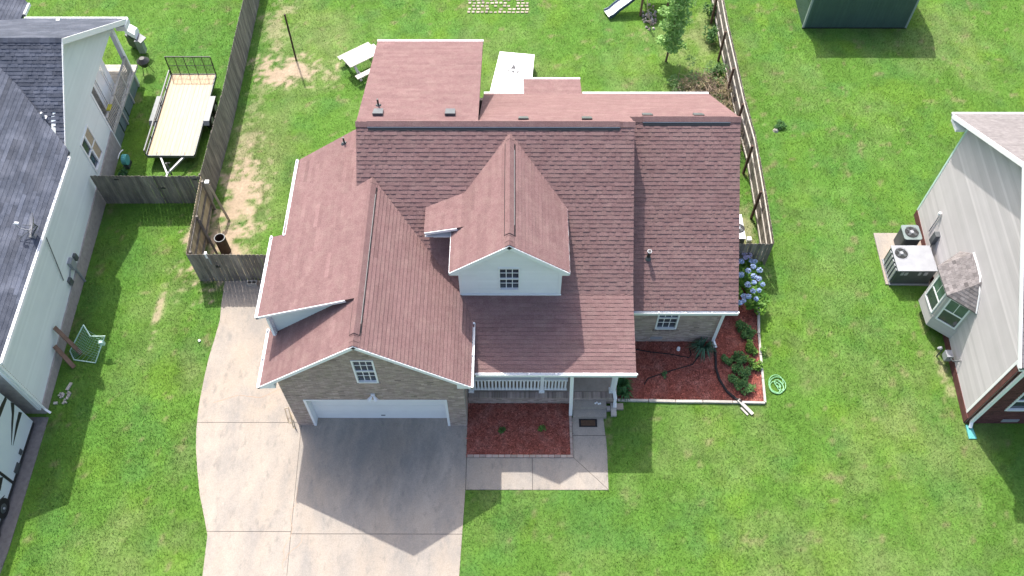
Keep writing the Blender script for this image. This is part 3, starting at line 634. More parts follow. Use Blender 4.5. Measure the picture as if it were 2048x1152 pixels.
for sx, x0, x1 in ((-1, 5.10, 5.40), (1, 8.79, 9.03)):
    MB().prism([(x0, 2.80, zz(5.10, SD, ZD, XD)-0.16), (x1, 2.80, zz(5.10, SD, ZD, XD)-0.16), (x1, 2.80, zz(x1, SD, ZD, XD)-0.12), (x0, 2.80, zz(x0, SD, ZD, XD)-0.12)], (0, 0.28, 0)).build('eave_return', 'white', H)
for x, y1 in ((5.09, 4.44), (9.045, 5.45)): MB().box(x-0.01, x+0.01, 2.8, y1, zz(5.1, SD, ZD, XD)-0.14, zz(5.1, SD, ZD, XD)+0.005).build('eave_trim', 'white', H)
# little side jog of the dormer
MB().prism([(4.45, 4.66, 5.05), (5.2, 4.66, 5.05), (5.2, 4.66, 5.80), (4.45, 4.66, 5.72)], (0, 0.3, 0)).build('dormer_side_wall', 'white', H)
fascia(H, (4.19, 4.405, zh-0.235*(5.53-4.19)+0.01), (5.3, 4.405, zh-0.235*(5.53-5.3)+0.01), 0.11)
MB().box(4.2, 5.1, 4.42, 4.66, 5.55, 5.57).build('soffit', 'white', H)
# garage trims
for a, b in ((-1.12, XA), (5.84, XA)): fascia(H, (a, -0.325, zz(a, SG, ZA, XA)+0.01), (b, -0.325, ZA+0.01), 0.13)
for x0, x1 in ((-1.08, -0.60), (5.36, 5.79)):
    zb = zz(-1.08, SG, ZA, XA)-0.17
    MB().prism([(x0, -0.30, zb), (x1, -0.30, zb), (x1, -0.30, zz(x1, SG, ZA, XA)-0.13), (x0, -0.30, zz(x0, SG, ZA, XA)-0.13)], (0, 0.29, 0)).build('eave_return', 'white', H)
MB().prism([(-1.05, -0.30, zz(1.05+2*XA-0.0, SG, ZA, XA)+0.0)]*3, (0, 0, 0.0)) if False else None
gutter(H, (-1.09, -0.33, 3.735), (-1.09, 1.84, 3.735), (-1, 0, 0))
gutter(H, (5.80, -0.33, 3.745), (5.80, 2.10, 3.745), (1, 0, 0))
gutter(H, (-1.07, 1.42, 5.23), (-1.07, 4.66, 5.23), (-1, 0, 0))
gutter(H, (-0.605, 4.62, 5.39), (-0.605, 8.0, 5.39), (-1, 0, 0))
gutter(H, (5.93, 0.49, 3.185), (11.36, 0.49, 3.185), (0, -1, 0))
gutter(H, (11.42, 3.083, 2.955), (15.19, 3.083, 2.955), (0, -1, 0))
gutter(H, (1.80, 13.84, 5.83), (6.0, 13.84, 5.83), (0, 1, 0), clips=False)
gutter(H, (10.02, 13.0, 3.84), (15.18, 13.0, 3.84), (0, 1, 0), clips=False)
gutter(H, (5.98, 13.0, 3.84), (7.60, 13.0, 3.84), (0, 1, 0), clips=False)
gutter(H, (7.60, 14.22, 3.48), (10.0, 14.22, 3.48), (0, 1, 0), clips=False)
# downspouts
def downspout(pts, wd=0.085, house=H):
    mb = MB()
    for a, b in zip(pts[:-1], pts[1:]): mb.beam(a, b, wd, wd*0.75, up=(0.3, 1, 0.2))
    return mb.build('downspout', 'white', house)
downspout([(14.98, 3.02, 2.86), (14.88, 3.42, 2.6), (14.86, 3.44, 0.25), (14.95, 3.2, 0.12)], 0.11)
MB().beam((9.19, 0.52, 3.05), (9.30, 0.42, 0.04), 0.12, 0.12, up=(0, 1, 0)).build('porch_post', 'white', H)
downspout([(10.87, 1.06, 2.95), (10.87, 1.06, 0.75), (10.93, 0.84, 0.48), (10.93, 0.82, 0.24), (10.93, 0.66, 0.15)], 0.10)
downspout([(-0.80, 1.50, 5.05), (-0.80, 1.50, 4.30), (-0.76, 1.40, 4.12)], 0.10)
# windows and garage door
window(H, XF(0.0), 2.03, 2.75, 3.45, 4.97, (3, 2), fw=0.06, label='tall white window over the garage door')
MB().box(2.0, 2.8, -0.05, 0.02, 3.375, 3.44).build('window_sill', 'brick', H)
window(H, XF(3.53), 12.52, 13.33, 0.99, 2.52, (3, 2), fw=0.06, label='white window in the brick wing by the mulch bed')
for i in range(12): MB().box(12.46+i*0.079, 12.46+i*0.079+0.066, 3.46, 3.54, 0.88, 0.975, random.uniform(.55, .95)).build('brick', 'brick', H)
MB().box(12.45, 12.9, 3.49, 3.53, 0.24, 0.40).build('crawl_vent', 'lightmetal', H)
MB().box(0.0, 4.88, 0.0, 0.6, -0.1, 0.026).build('garage_floor', 'oldconcrete', H)
gd = MB().box(0.05, 4.83, 0.30, 0.34, 0.01, 2.13).build('garage_door', 'white', H)
for j in range(4):
    MB().box(0.06, 4.82, 0.285, 0.30, 0.02+j*0.53, 0.02+j*0.53+0.515).build('door_panel', 'white', gd)
MB().box(4.0-1.6, 4.0-1.45, 0.27, 0.285, 0.25, 0.30).build('door_handle', 'greymetal', gd)
mb = MB(); mb.box(-0.035, 0.05, -0.03, 0.36, 0, 2.15); mb.box(4.83, 4.915, -0.03, 0.36, 0, 2.15); mb.box(0.05, 4.83, -0.03, 0.36, 2.08, 2.15)
mb.build('door_jamb', 'white', H)
fl = MB().box(2.36, 2.50, -0.07, -0.01, 2.48, 2.62).build('floodlight', 'white', H)
for a, b in ((-0.15, 2.50), (0.15, 2.50)):
    MB().cyl((2.43+a*0.3, -0.09, 2.55), 0.04, 0.085, 0.17, 12, axis=(a*4, -0.8, -0.45)).build('lamp_head', 'bright', fl)
# porch posts and railing
def post(x, y, name='porch_post'):
    o = MB(); o.box(x-0.065, x+0.065, y-0.065, y+0.065, 0.50, 3.02); o.box(x-0.10, x+0.10, y-0.10, y+0.10, 0.50, 0.62); o.box(x-0.09, x+0.09, y-0.09, y+0.09, 2.92, 3.02)
    o.build(name, 'white', H)
for x in (8.24, 10.80, 5.66): post(x, 1.16)
MB().box(5.62, 11.2, 1.08, 1.24, 3.02, 3.10).build('porch_beam', 'white', H)
for x0, x1 in ((5.74, 8.17), (8.31, 9.15)):
    rl = MB().box(x0, x1, 1.09, 1.23, 1.40, 1.47).build('railing', 'white', H)
    MB().box(x0, x1, 1.125, 1.195, 0.62, 0.69).build('bottom_rail', 'white', rl)
    MB().box(x0, x1, 1.13, 1.19, 1.33, 1.40).build('top_rail', 'white', rl)
    n = int(round((x1-x0)/0.128)); stp = (x1-x0)/n
    for i in range(n): MB().box(x0+stp*(i+.5)-0.032, x0+stp*(i+.5)+0.032, 1.135, 1.185, 0.69, 1.33).build('baluster', 'white', rl)
# steps
sp = MB().box(9.39, 10.60, 0.58, 0.89, 0.0, 0.335).build('step', 'oldconcrete', H); MB().box(9.39, 10.60, 0.28, 0.58, 0.0, 0.17).build('step', 'oldconcrete', H)
# pipe vents and box vents on the roof
def pipe_vent(x, y, z, r=0.045, h=0.38):
    o = MB(); o.cyl((x, y, z-0.05), r, r, h+0.05, 10); v = o.build('vent_pipe', 'black', H)
    MB().cyl((x, y, z-0.03), 0.13, 0.06, 0.10, 12).build('flashing', 'darkgrey', v)
    return v
pv2 = pipe_vent(11.97, 4.60, ZWR-SW*(8.6-4.6), 0.06, 0.42)
MB().cyl((11.97, 4.60, ZWR-SW*4.0+0.36), 0.085, 0.085, 0.05, 10).build('vent_cap', 'lightmetal', pv2)
pipe_vent(1.12, 8.28, ZA-S2*(XA-1.12), 0.035, 0.30)
pipe_vent(2.44, 8.95, ZM-SE*(8.95-YM), 0.035, 0.32)
def box_vent(x, y, z0, s, m='greengrey'):
    o = MB(); o.prism([(x-0.18, y-0.17, z0+s*0.17+0.12), (x+0.18, y-0.17, z0+s*0.17+0.12), (x+0.16, y+0.17, z0-s*0.17+0.11), (x-0.16, y+0.17, z0-s*0.17+0.11)], (0, 0, -0.17)); o.build('roof_vent', m, H)
for x in (2.50, 5.0): box_vent(x, 8.45, ZM-SE*(8.45-YM), SE, 'greymetal')
for x, y in ((7.54, 8.42), (9.75, 8.42), (11.96, 9.0), (13.78, 9.0)): box_vent(x, y, ZM-SR*(y-YM)-0.03, SR, 'greymetal')

# ------------------------------------------------------------ left neighbour
LH = thing('white_house', 'white sided house with blue grey shingle roof at the left edge', 'house', (-12, 6, 0))
kx = -0.0375
nl = math.hypot(1, kx); LU = Vector((kx, 1, 0))/nl; LN = Vector((1, -kx, 0))/nl
LF = (Vector((-10.0-kx*0.7+kx*0.0, 0, 0)), LU, Vector((0, 0, 1)), LN)      # side wall frame: u along the side from the street, v = z
def lx(y, off=0.0): return -10.0+kx*(y-0.7)+off
lw = [(0.45, 0.42), (13.45, 1.15), (13.45, 3.30), (17.6, 3.30), (17.6, 3.35), (12.95, 6.25), (9.2, 4.0), (9.2, 4.25), (0.45, 4.25)]
lw = [(0.45, 0.42), (13.45, 1.15), (13.45, 3.30), (17.6, 3.30), (17.6, 3.40), (12.9, 6.45), (9.2, 4.15), (0.45, 4.15)]
LWIN = rect(10.95, 12.15, 1.25, 2.95)
lwall = wall(LH, LF, lw, [LWIN], 'whiteold', 0.15, 'side_wall')
lapst = [(p, lwall) for p in courses((LF[0]+LF[3]*0.001, *LF[1:]), [lw, LWIN], 0.115, 30.0, 0.010, 0.002, stag=None, tone=0.03)]
emit(lapst, 'siding_board', 'whiteold', 300)
fnd = [(0.45, 0), (13.45, 0), (13.45, 1.15), (0.45, 0.42)]
wall(LH, (LF[0]+LN*0.06, *LF[1:]), fnd, [], 'greybrick', 0.2, 'foundation')
lwn = window(LH, LF, 10.95, 12.15, 1.25, 2.95, None, fw=0.09, glass='glass', label='white window with tan blinds in the upper sashes')
MB().prism([LF[0]+LU*11.5+Vector((0,0,1.3))+LN*0.02, LF[0]+LU*11.6+Vector((0,0,1.3))+LN*0.02, LF[0]+LU*11.6+Vector((0,0,2.9))+LN*0.02, LF[0]+LU*11.5+Vector((0,0,2.9))+LN*0.02], -LN*0.06).build('mullion', 'white', lwn)
MB().prism([LF[0]+LU*11.62+Vector((0,0,1.35)), LF[0]+LU*12.08+Vector((0,0,1.35)), LF[0]+LU*12.08+Vector((0,0,2.85)), LF[0]+LU*11.62+Vector((0,0,2.85))], -LN*0.022).build('blind', 'newwood', lwn)
# front brick wall, corner trim and downspout
MB().box(-30, lx(0.45), 0.45, 0.65, 0, 3.45).build('front_wall', 'greybrick', LH)
MB().prism([(-14, 0.5, 3.4), (lx(0.45), 0.5, 3.4), (lx(0.45), 0.5, 4.2), (-14, 0.5, 6.5)], (0, 0.12, 0)).build('front_gable', 'whiteold', LH)
MB().box(lx(.45)-0.10, lx(.45)+0.03, 0.40, 0.53, 0.4, 4.3).build('corner_trim', 'white', LH)
downspout([(lx(.45)+0.12, 0.55, 4.1), (lx(.45)+0.07, 0.50, 3.6), (lx(.45)+0.07, 0.50, 0.3), (lx(.45)+0.25, 0.42, 0.12)], 0.10, LH)
LS = []
# front wing: slope falling to the east; main gable slopes
gE = (-0.58, -0.58*0.0375); zE0 = 4.46-0.58*9.37+0.58*0.0375*0.6
roof(LH, [(-16, 0.15), (-9.36, 0.15), (-9.69, 8.95), (-9.72, 9.3), (-13.2, 13.0), (-16, 13.0)], gE, zE0, 'blueshingle', store=LS, tone=0.22, name='roof_slope')
LSa, LSb = 0.655, 0.655; LYR, LZR = 13.05, 6.62
roof(LH, [(lx(13, .32), LYR), (-26, LYR), (-26, 8.9), (-12.9, 11.2), (lx(9, .33), 9.0)], (0, LSa), LZR-LSa*LYR, 'blueshingle', store=LS, tone=0.22, name='roof_slope')
roof(LH, [(lx(13, .32), LYR), (lx(18.6, .32), 18.62), (-26, 18.62), (-26, LYR)], (0, -LSb), LZR+LSb*LYR, 'blueshingle', store=LS, tone=0.10, name='roof_slope')
roof(LH, [(-15.1, 18.0), (-15.1, 19.6), (-18, 22.2), (-26, 22.2), (-26, 16), (-18, 16)], (-0.45, 0), 3.05+0.45*(-15.1), 'blueshingle', store=LS, tone=0.10, name='roof_slope')
emit(LS, 'shingle', 'blueshingle', 300, 'shingle_courses')
ridge_cap((lx(13, .33), LYR, LZR), (-26, LYR, LZR), LSa, LSb, 'blueshingle').build('ridge_cap', 'blueshingle', LH)
gutter(LH, (-9.36, 0.12, 4.52), (-9.69, 9.0, 4.42), (1, 0.037, 0))
fascia(LH, (-9.34, 0.13, 4.53), (-12.6, 0.13, 6.4), 0.16)
fascia(LH, (lx(18.6, .34), 18.63, LZR-LSb*5.57+0.01), (lx(13, .34), LYR, LZR+0.01), 0.22, 0.04)
fascia(LH, (lx(13, .34), LYR, LZR+0.01), (lx(9.2, .34), 9.2, LZR-LSa*3.85+0.01), 0.10, 0.03)
gutter(LH, (-15.0, 18.63, 2.98), (lx(18.6, .34), 18.63, 2.98), (0, 1, 0), clips=False)
gutter(LH, (-15.1, 18.85, 3.05), (-15.1, 19.6, 3.05), (1, 0, 0), clips=False)
MB().box(-10.75, -10.28, 18.05, 18.65, 2.75, 3.0).build('eave_return', 'white', LH)
pvl = MB().cyl((-14.6, 15.2, 5.2), 0.06, 0.06, 0.35, 10).build('vent_pipe', 'black', LH)
MB().box(-15.5, -14.95, 14.9, 15.2, 5.2, 5.42).build('roof_vent', 'lightmetal', LH)
MB().cyl((-10.78, 10.5, 4.9), 0.05, 0.05, 0.35, 10).build('vent_pipe', 'lightmetal', LH); MB().box(-10.9, -10.66, 10.4, 10.62, 4.85, 5.02).build('flashing', 'lightmetal', LH)
# covered rear deck in the opening of the side wall
dk = MB().box(-15.5, lx(15, .08), 13.5, 17.9, 0.78, 0.90).build('deck_floor', 'oldwood', LH)
for i in range(20): MB().box(-15.4, lx(15, .10), 13.52+i*0.218, 13.52+i*0.218+0.205, 0.90, 0.925, random.uniform(.8, 1.1)).build('deck_board', 'oldwood', dk)
MB().box(-13.2, -13.05, 13.4, 18.2, 0.8, 3.4).build('house_wall', 'whiteold', LH)
MB().box(-13.2, lx(13.4, -0.02), 13.3, 13.42, 0.0, 3.4).build('house_wall', 'interior', LH)
MB().box(-13.05, -13.0, 14.6, 16.6, 0.95, 3.1).build('patio_door', 'glass', LH)
MB().box(-15.5, lx(17.4, 0.02), 17.45, 17.6, 3.1, 3.42).build('deck_beam', 'white', LH)
MB().box(lx(17.5, -.16), lx(17.5, 0.04), 17.42, 17.62, 0.0, 3.3).build('deck_post', 'white', LH)
MB().box(lx(13.5, -.12), lx(13.5, 0.03), 13.44, 13.56, 0.0, 3.3).build('deck_post', 'white', LH)
sw = MB()
for i in range(9):
    y0 = 14.55+i*0.17; xo = 0.03*math.sin(i*1.3)
    sw.prism([(lx(15, -0.35)+xo, y0, 1.2+0.02*i), (lx(15, -0.35)+xo, y0, 3.25), (lx(15, -0.35)-xo, y0+0.17, 3.25), (lx(15, -0.35)-xo, y0+0.17, 1.22+0.02*i)], (0.02, 0, 0))
sw.build('curtain', 'bright', LH, label='white curtain hanging in the covered deck opening')
for j, (y0, y1) in enumerate(((13.58, 14.95), (15.0, 16.3), (16.35, 17.4))):
    rl = MB().beam((lx(y0, .05), y0, 1.80), (lx(y1, .05), y1, 1.80), 0.09, 0.045).build('deck_railing', 'oldwood', LH)
    MB().beam((lx(y0, .05), y0, 1.02), (lx(y1, .05), y1, 1.02), 0.05, 0.07).build('bottom_rail', 'oldwood', rl)
    k = int((y1-y0)/0.125)
    for i in range(k):
        y = y0+(y1-y0)*(i+.5)/k; MB().box(lx(y, .035), lx(y, .065), y-0.018, y+0.018, 1.02, 1.78).build('baluster', 'oldwood', rl)
    MB().box(lx(y1, 0), lx(y1, .09), y1-0.03, y1+0.04, 0.0, 1.86).build('deck_post', 'oldwood', LH)
for i, y in enumerate((13.9, 14.9, 15.9, 16.9)):
    MB().box(lx(y, -.02), lx(y, .02), y-0.42, y+0.42, 0.02, 0.76).build('skirting_panel', 'greengrey', LH)
# meter boxes on the side wall
mt = thing('electric_meter', 'grey meter boxes and conduit on the white side wall', 'meter', (-10.1, 6.2, 0.8))
MB().box(lx(6.3, .0), lx(6.3, .16), 6.15, 6.45, 1.0, 1.45).build('meter_box', 'lightmetal', mt)
MB().box(lx(6.7, .0), lx(6.7, .12), 6.62, 6.80, 0.95, 1.25).build('meter_box', 'greymetal', mt)
MB().box(lx(5.6, .0), lx(5.6, .12), 5.55, 5.75, 0.8, 1.1).build('meter_box', 'greymetal', mt)
MB().tube([(lx(6.3, .09), 6.3, 1.0), (lx(6.3, .09), 6.3, 0.0)], 0.045, 8).build('conduit', 'lightmetal', mt)
MB().tube([(lx(6, .05), 6.1, 1.15), (lx(6, .05), 5.7, 1.0)], 0.025, 6).build('conduit', 'lightmetal', mt)
MB().tube([(lx(5, .03), 6.1, 3.5), (lx(5, .03), 5.4, 1.4)], 0.018, 5).build('cable', 'greymetal', mt)
# satellite dish
sd = thing('satellite_dish', 'pale satellite dish on the edge of the blue grey roof', 'satellite dish', (-9.9, 5.0, 4.6))
c = Vector((-9.62, 5.28, 5.15)); nrm = Vector((-0.80, -0.30, 0.52)).normalized(); ax = nrm.cross(Vector((0,0,1))).normalized(); ay = nrm.cross(ax)
mb = MB(); n = 20; vs = [c-nrm*0.06]
for r, d in ((0.5, -0.045), (1.0, 0.0)):
    for i in range(n):
        a = 2*math.pi*i/n; vs.append(c+nrm*d+(ax*math.cos(a)*0.36+ay*math.sin(a)*0.42)*r)
fs = [(0, 1+i, 1+(i+1) % n) for i in range(n)]+[(1+i, 1+n+i, 1+n+(i+1) % n, 1+(i+1) % n) for i in range(n)]
mb.add(vs, fs); mb.add([v-nrm*0.015 for v in vs], [tuple(reversed(f)) for f in fs]); mb.build('reflector', 'lightmetal', sd, smooth=True)
MB().tube([c-ay*-0.36, c+nrm*0.28+ay*0.30, c+nrm*0.52+ay*0.06], 0.018, 6).build('feed_arm', 'lightmetal', sd)
MB().cyl(c+nrm*0.50+ay*0.04, 0.05, 0.05, 0.12, 8, axis=-nrm).build('feed_horn', 'bright', sd)
MB().tube([c-nrm*0.08, c-nrm*0.16-Vector((0,0,0.12)), (-9.78, 5.15, 4.62)], 0.028, 8).build('mast', 'greymetal', sd)
for q in ((-10.1, 5.45, 4.85), (-10.05, 4.85, 4.84)): MB().tube([c-nrm*0.12-Vector((0,0,.1)), q], 0.014, 5).build('strut', 'greymetal', sd)
MB().beam((-9.85, 5.15, 4.66), (-9.65, 5.15, 4.56), 0.2, 0.02).build('foot_plate', 'greymetal', sd)

# ------------------------------------------------------------ right neighbour
RH = thing('vinyl_house', 'greige vinyl sided house with red brick front at the right edge', 'house', (27, 4.5, 0))
rk = 0.062; rn = math.hypot(1, rk); RU = Vector((-rk, -1, 0))/rn; RN = Vector((-1, rk, 0))/rn
def rx(y, off=0.0): return 23.68+rk*(y-0.15)+off
RF = (Vector((rx(9.75), 9.75, 0)), RU, Vector((0, 0, 1)), RN)       # u from the back corner towards the street
ru = lambda y: (9.75-y)*rn
RYR, RZR = 5.45, 8.14; sB = sF = 0.576
rpoly = [(ru(0.36), 0.35), (ru(0.36), 5.0), (ru(RYR), RZR-0.18), (ru(9.75), 5.48), (ru(9.75), 0.35)]
rwall = wall(RH, RF, rpoly, [], 'greige', 0.15, 'side_wall')
emit([(p, rwall) for p in courses((RF[0]+RN*0.001, *RF[1:]), [rpoly], 0.125, 30, 0.026, 0.002, stag=None, tone=0.07)], 'siding_board', 'greige', 300)
wall(RH, (RF[0]+RN*0.05, *RF[1:]), [(ru(0.15), 0), (ru(9.75), 0), (ru(9.75), 0.36), (ru(0.15), 0.36)], [], 'redbrick', 0.2, 'foundation')
def rp(y, z, off): return Vector((rx(y, -off), y, z))
MB().prism([rp(9.80, 0.3, 0.03), rp(9.70, 0.3, 0.03), rp(9.70, 5.45, 0.03), rp(9.80, 5.45, 0.03)], (0.06, 0, 0)).build('corner_trim', 'goalframe', RH)
MB().prism([rp(0.46, 0.3, 0.035), rp(0.36, 0.3, 0.035), rp(0.36, 4.95, 0.035), rp(0.46, 4.95, 0.035)], (0.06, 0, 0)).build('corner_trim', 'white', RH)
MB().prism([rp(0.355, 0.36, 0.02), rp(0.15, 0.36, 0.02), rp(0.15, 4.7, 0.02), rp(0.355, 4.7, 0.02)], (0.10, 0, 0)).build('brick_corner', 'redbrick', RH)
RSH = []
roof(RH, [(23.92, 10.5), (40, 10.5), (40, RYR), (23.61, RYR)], (0, -sB), RZR+sB*RYR, 'tanshingle', store=RSH)
roof(RH, [(23.61, RYR), (40, RYR), (40, -0.20), (23.26, -0.20)], (0, sF), RZR-sF*RYR, 'tanshingle', store=RSH)
gutter(RH, (23.90, 10.5, 5.23), (40, 10.5, 5.23), (0, 1, 0), 'white')
fascia(RH, (23.90, 10.52, 5.23), (23.59, RYR, RZR+0.01), 0.17, 0.03)
fascia(RH, (23.24, -0.22, 4.89), (23.59, RYR, RZR+0.01), 0.17, 0.03)
MB().prism([(23.93, 10.45, 5.08), (23.62, RYR, RZR-0.18), (rx(RYR), RYR, RZR-0.18), (rx(10.4), 10.45, 5.08)], (0, 0, 0.02)).build('soffit', 'white', RH)
MB().box(23.30, 23.75, -0.20, 0.14, 4.64, 4.76).build('eave_return', 'white', RH)
MB().box(23.92, 24.35, 9.85, 10.45, 4.95, 5.07).build('eave_return', 'white', RH)
# front: red brick with window
FF = (Vector((0, 0.13, 0)), Vector((1, 0, 0)), Vector((0, 0, 1)), Vector((0, -1, 0)))
fpoly = [(rx(.15), 0), (34, 0), (34, 4.6), (rx(.15), 4.6)]; fhole = [rect(24.60, 26.4, 1.1, 2.55)]
fw_ = wall(RH, FF, fpoly, fhole, 'mortar', 0.15, 'front_wall')
cutp = [(rx(.15), 0), (27.0, 0), (27.0, 4.6), (rx(.15), 4.6)]
emit([(p, fw_) for p in courses((FF[0]+FF[3]*0.001, *FF[1:]), [cutp]+fhole, 0.0755, 0.212, 0.010, 0.010, gu=0.012, gv=0.011, tone=0.2)], 'brick', 'redbrick', 120, 'brick_courses')
window(RH, FF, 24.60, 26.4, 1.1, 2.55, (2, 1), fw=0.07)
downspout([(rx(.15)+0.12, 0.02, 4.4), (rx(.15)+0.10, 0.05, 0.3), (rx(.15)+0.08, -0.1, 0.12)], 0.11, RH)
MB().box(24.9, 25.5, 0.09, 0.13, 0.18, 0.36).build('crawl_vent', 'lightmetal', RH)
# bay window
B = [Vector((rx(5.75), 5.75, 0)), Vector((23.10, 5.15, 0)), Vector((23.12, 4.05, 0)), Vector((rx(3.42), 3.42, 0))]
z0, z1 = 0.45, 2.62
bay = MB().prism([p+Vector((0, 0, z0)) for p in B], (0, 0, z1-z0)).build('bay_window', 'greige', RH, label='projecting bay window with taupe shingle cap')
for a, b in ((B[0], B[1]), (B[1], B[2]), (B[2], B[3])):
    d = (b-a); L = d.length; d.normalize(); nn = Vector((d.y, -d.x, 0)); 
    if nn.x > 0: nn = -nn
    frb = (a+nn*0.002, d, Vector((0, 0, 1)), nn)
    for p in courses(frb, [rect(0.0, L, z0, 1.1)], 0.125, 9, 0.012, 0.002, stag=None, tone=0.03): MB().add(*p[:3]).build('siding_board', 'greige', bay)
    q = MB()
    for e in (a, b): q.beam(e+nn*0.0+Vector((0,0,z0)), e+Vector((0,0,z1)), 0.075, 0.075)
    q.build('corner_trim', 'white', bay)
    O2, U2, V2, N2 = frb
    w0, w1, h0, h1 = L*0.16, L*0.84, 1.12, 2.42
    f = MB()
    def bx2(mb, a0, a1, c0, c1, n0, n1): mb.prism([O2+U2*a0+V2*c0+N2*n0, O2+U2*a1+V2*c0+N2*n0, O2+U2*a1+V2*c1+N2*n0, O2+U2*a0+V2*c1+N2*n0], N2*(n1-n0))
    bx2(f, w0-.06, w0, h0-.06, h1+.06, 0, .04); bx2(f, w1, w1+.06, h0-.06, h1+.06, 0, .04); bx2(f, w0, w1, h0-.06, h0, 0, .045); bx2(f, w0, w1, h1, h1+.06, 0, .04); bx2(f, w0, w1, (h0+h1)/2-.03, (h0+h1)/2+.03, 0, .03)
    bx2(f, (w0+w1)/2-.012, (w0+w1)/2+.012, (h0+h1)/2+.03, h1, 0, .022)
    f.build('window_frame', 'white', bay)
    gl = MB(); bx2(gl, w0, w1, h0, (h0+h1)/2-.03, 0, .012); gl.build('pane', 'glass', bay)
    gl = MB(); bx2(gl, w0, w1, (h0+h1)/2+.03, h1, 0, .014); gl.build('pane', 'glassgreen', bay)
# bay roof: three little slopes up to the wall, with a white curved flashing
T = [rp(5.95, 2.62, 0.02), Vector((22.98, 5.25, 2.62)), Vector((23.0, 3.98, 2.62)), rp(3.22, 2.62, 0.02)]
A1 = rp(5.28, 3.42, 0.02); A2 = rp(4.0, 3.42, 0.02)
bmesh_ = [(T[0], T[1], A1), (T[1], T[2], A2, A1), (T[2], T[3], A2)]
br_ = MB()
for q in bmesh_: br_.prism(list(q), (0, 0, -0.06), 0.8)
bro = br_.build('bay_roof', 'tanshingle', RH)
for q in bmesh_:
    a, b = q[0], q[1]; d = (b-a).normalized(); c3 = q[2]; n3 = d.cross(c3-a).normalized()
    if n3.z < 0: n3 = -n3
    v3 = n3.cross(d); 
    if v3.z < 0: v3 = -v3
    uv = [((p-a).dot(d), (p-a).dot(v3)) for p in q]
    for p in courses((a+n3*0.004, d, v3, n3), [uv], 0.13, 0.16, 0.014, 0.003, gu=0.006, stag='half', tone=0.22): RSH.append((p, bro))
emit(RSH, 'shingle', 'tanshingle', 300, 'shingle_courses')
cp = [rp(5.28, 3.47, 0.05), rp(4.75, 3.5, 0.05), rp(4.2, 3.47, 0.05), rp(3.7, 3.15, 0.05), rp(3.2, 2.64, 0.05)]
MB().tube(cp, 0.03, 6).build('flashing', 'white', RH)
# utility bits by the back corner and front
um = thing('utility_meter', 'small utility boxes and white vent pipe on the greige wall behind the air conditioners', 'meter', (23.9, 7.6, 1))
MB().tube([rp(8.2, 0.9, 0.06), rp(8.2, 2.05, 0.06)], 0.022, 6).build('pipe', 'lightmetal', um); MB().cyl(rp(8.2, 2.0, 0.1), 0.06, 0.06, 0.12, 8).build('vent_cap', 'bright', um)
MB().box(rx(7.6, -.2), rx(7.6, -.0), 7.45, 7.7, 1.0, 1.55).build('meter_box', 'greymetal', um)
MB().tube([rp(7.5, 1.0, 0.1), rp(7.4, 0.1, 0.15)], 0.03, 6).build('conduit', 'greymetal', um)
um2 = thing('gas_meter', 'grey gas meter with pipework low on the greige wall in front of the bay', 'gas meter', (23.6, 2.6, 0))
MB().box(rx(2.6, -.42), rx(2.6, -.18), 2.5, 2.8, 0.35, 0.68).build('meter_body', 'lightmetal', um2)
MB().cyl((rx(2.6, -.5), 2.95, 0.5), 0.09, 0.09, 0.06, 12, axis=(-.4, .6, .6)).build('regulator', 'lightmetal', um2)
MB().tube([(rx(2.6, -.3), 2.5, 0.6), (rx(2.6, -.28), 2.3, 0.72), (rx(2.3, -.02), 2.25, 0.85)], 0.028, 6).build('pipe', 'darkgrey', um2)
MB().tube([(rx(2.6, -.45), 2.9, 0.5), (rx(2.6, -.45), 2.9, 0.0)], 0.028, 6).build('pipe', 'greymetal', um2)
spb = MB(); spb.prism([(23.66, 0.02, 0.09), (23.86, 0.02, 0.09), (23.92, -0.5, 0.05), (23.64, -0.5, 0.05)], (0, 0, -0.07))
spb.build('splash_block', 'teal', label='teal plastic splash block at the foot of the right-hand downspout', cat='splash block')

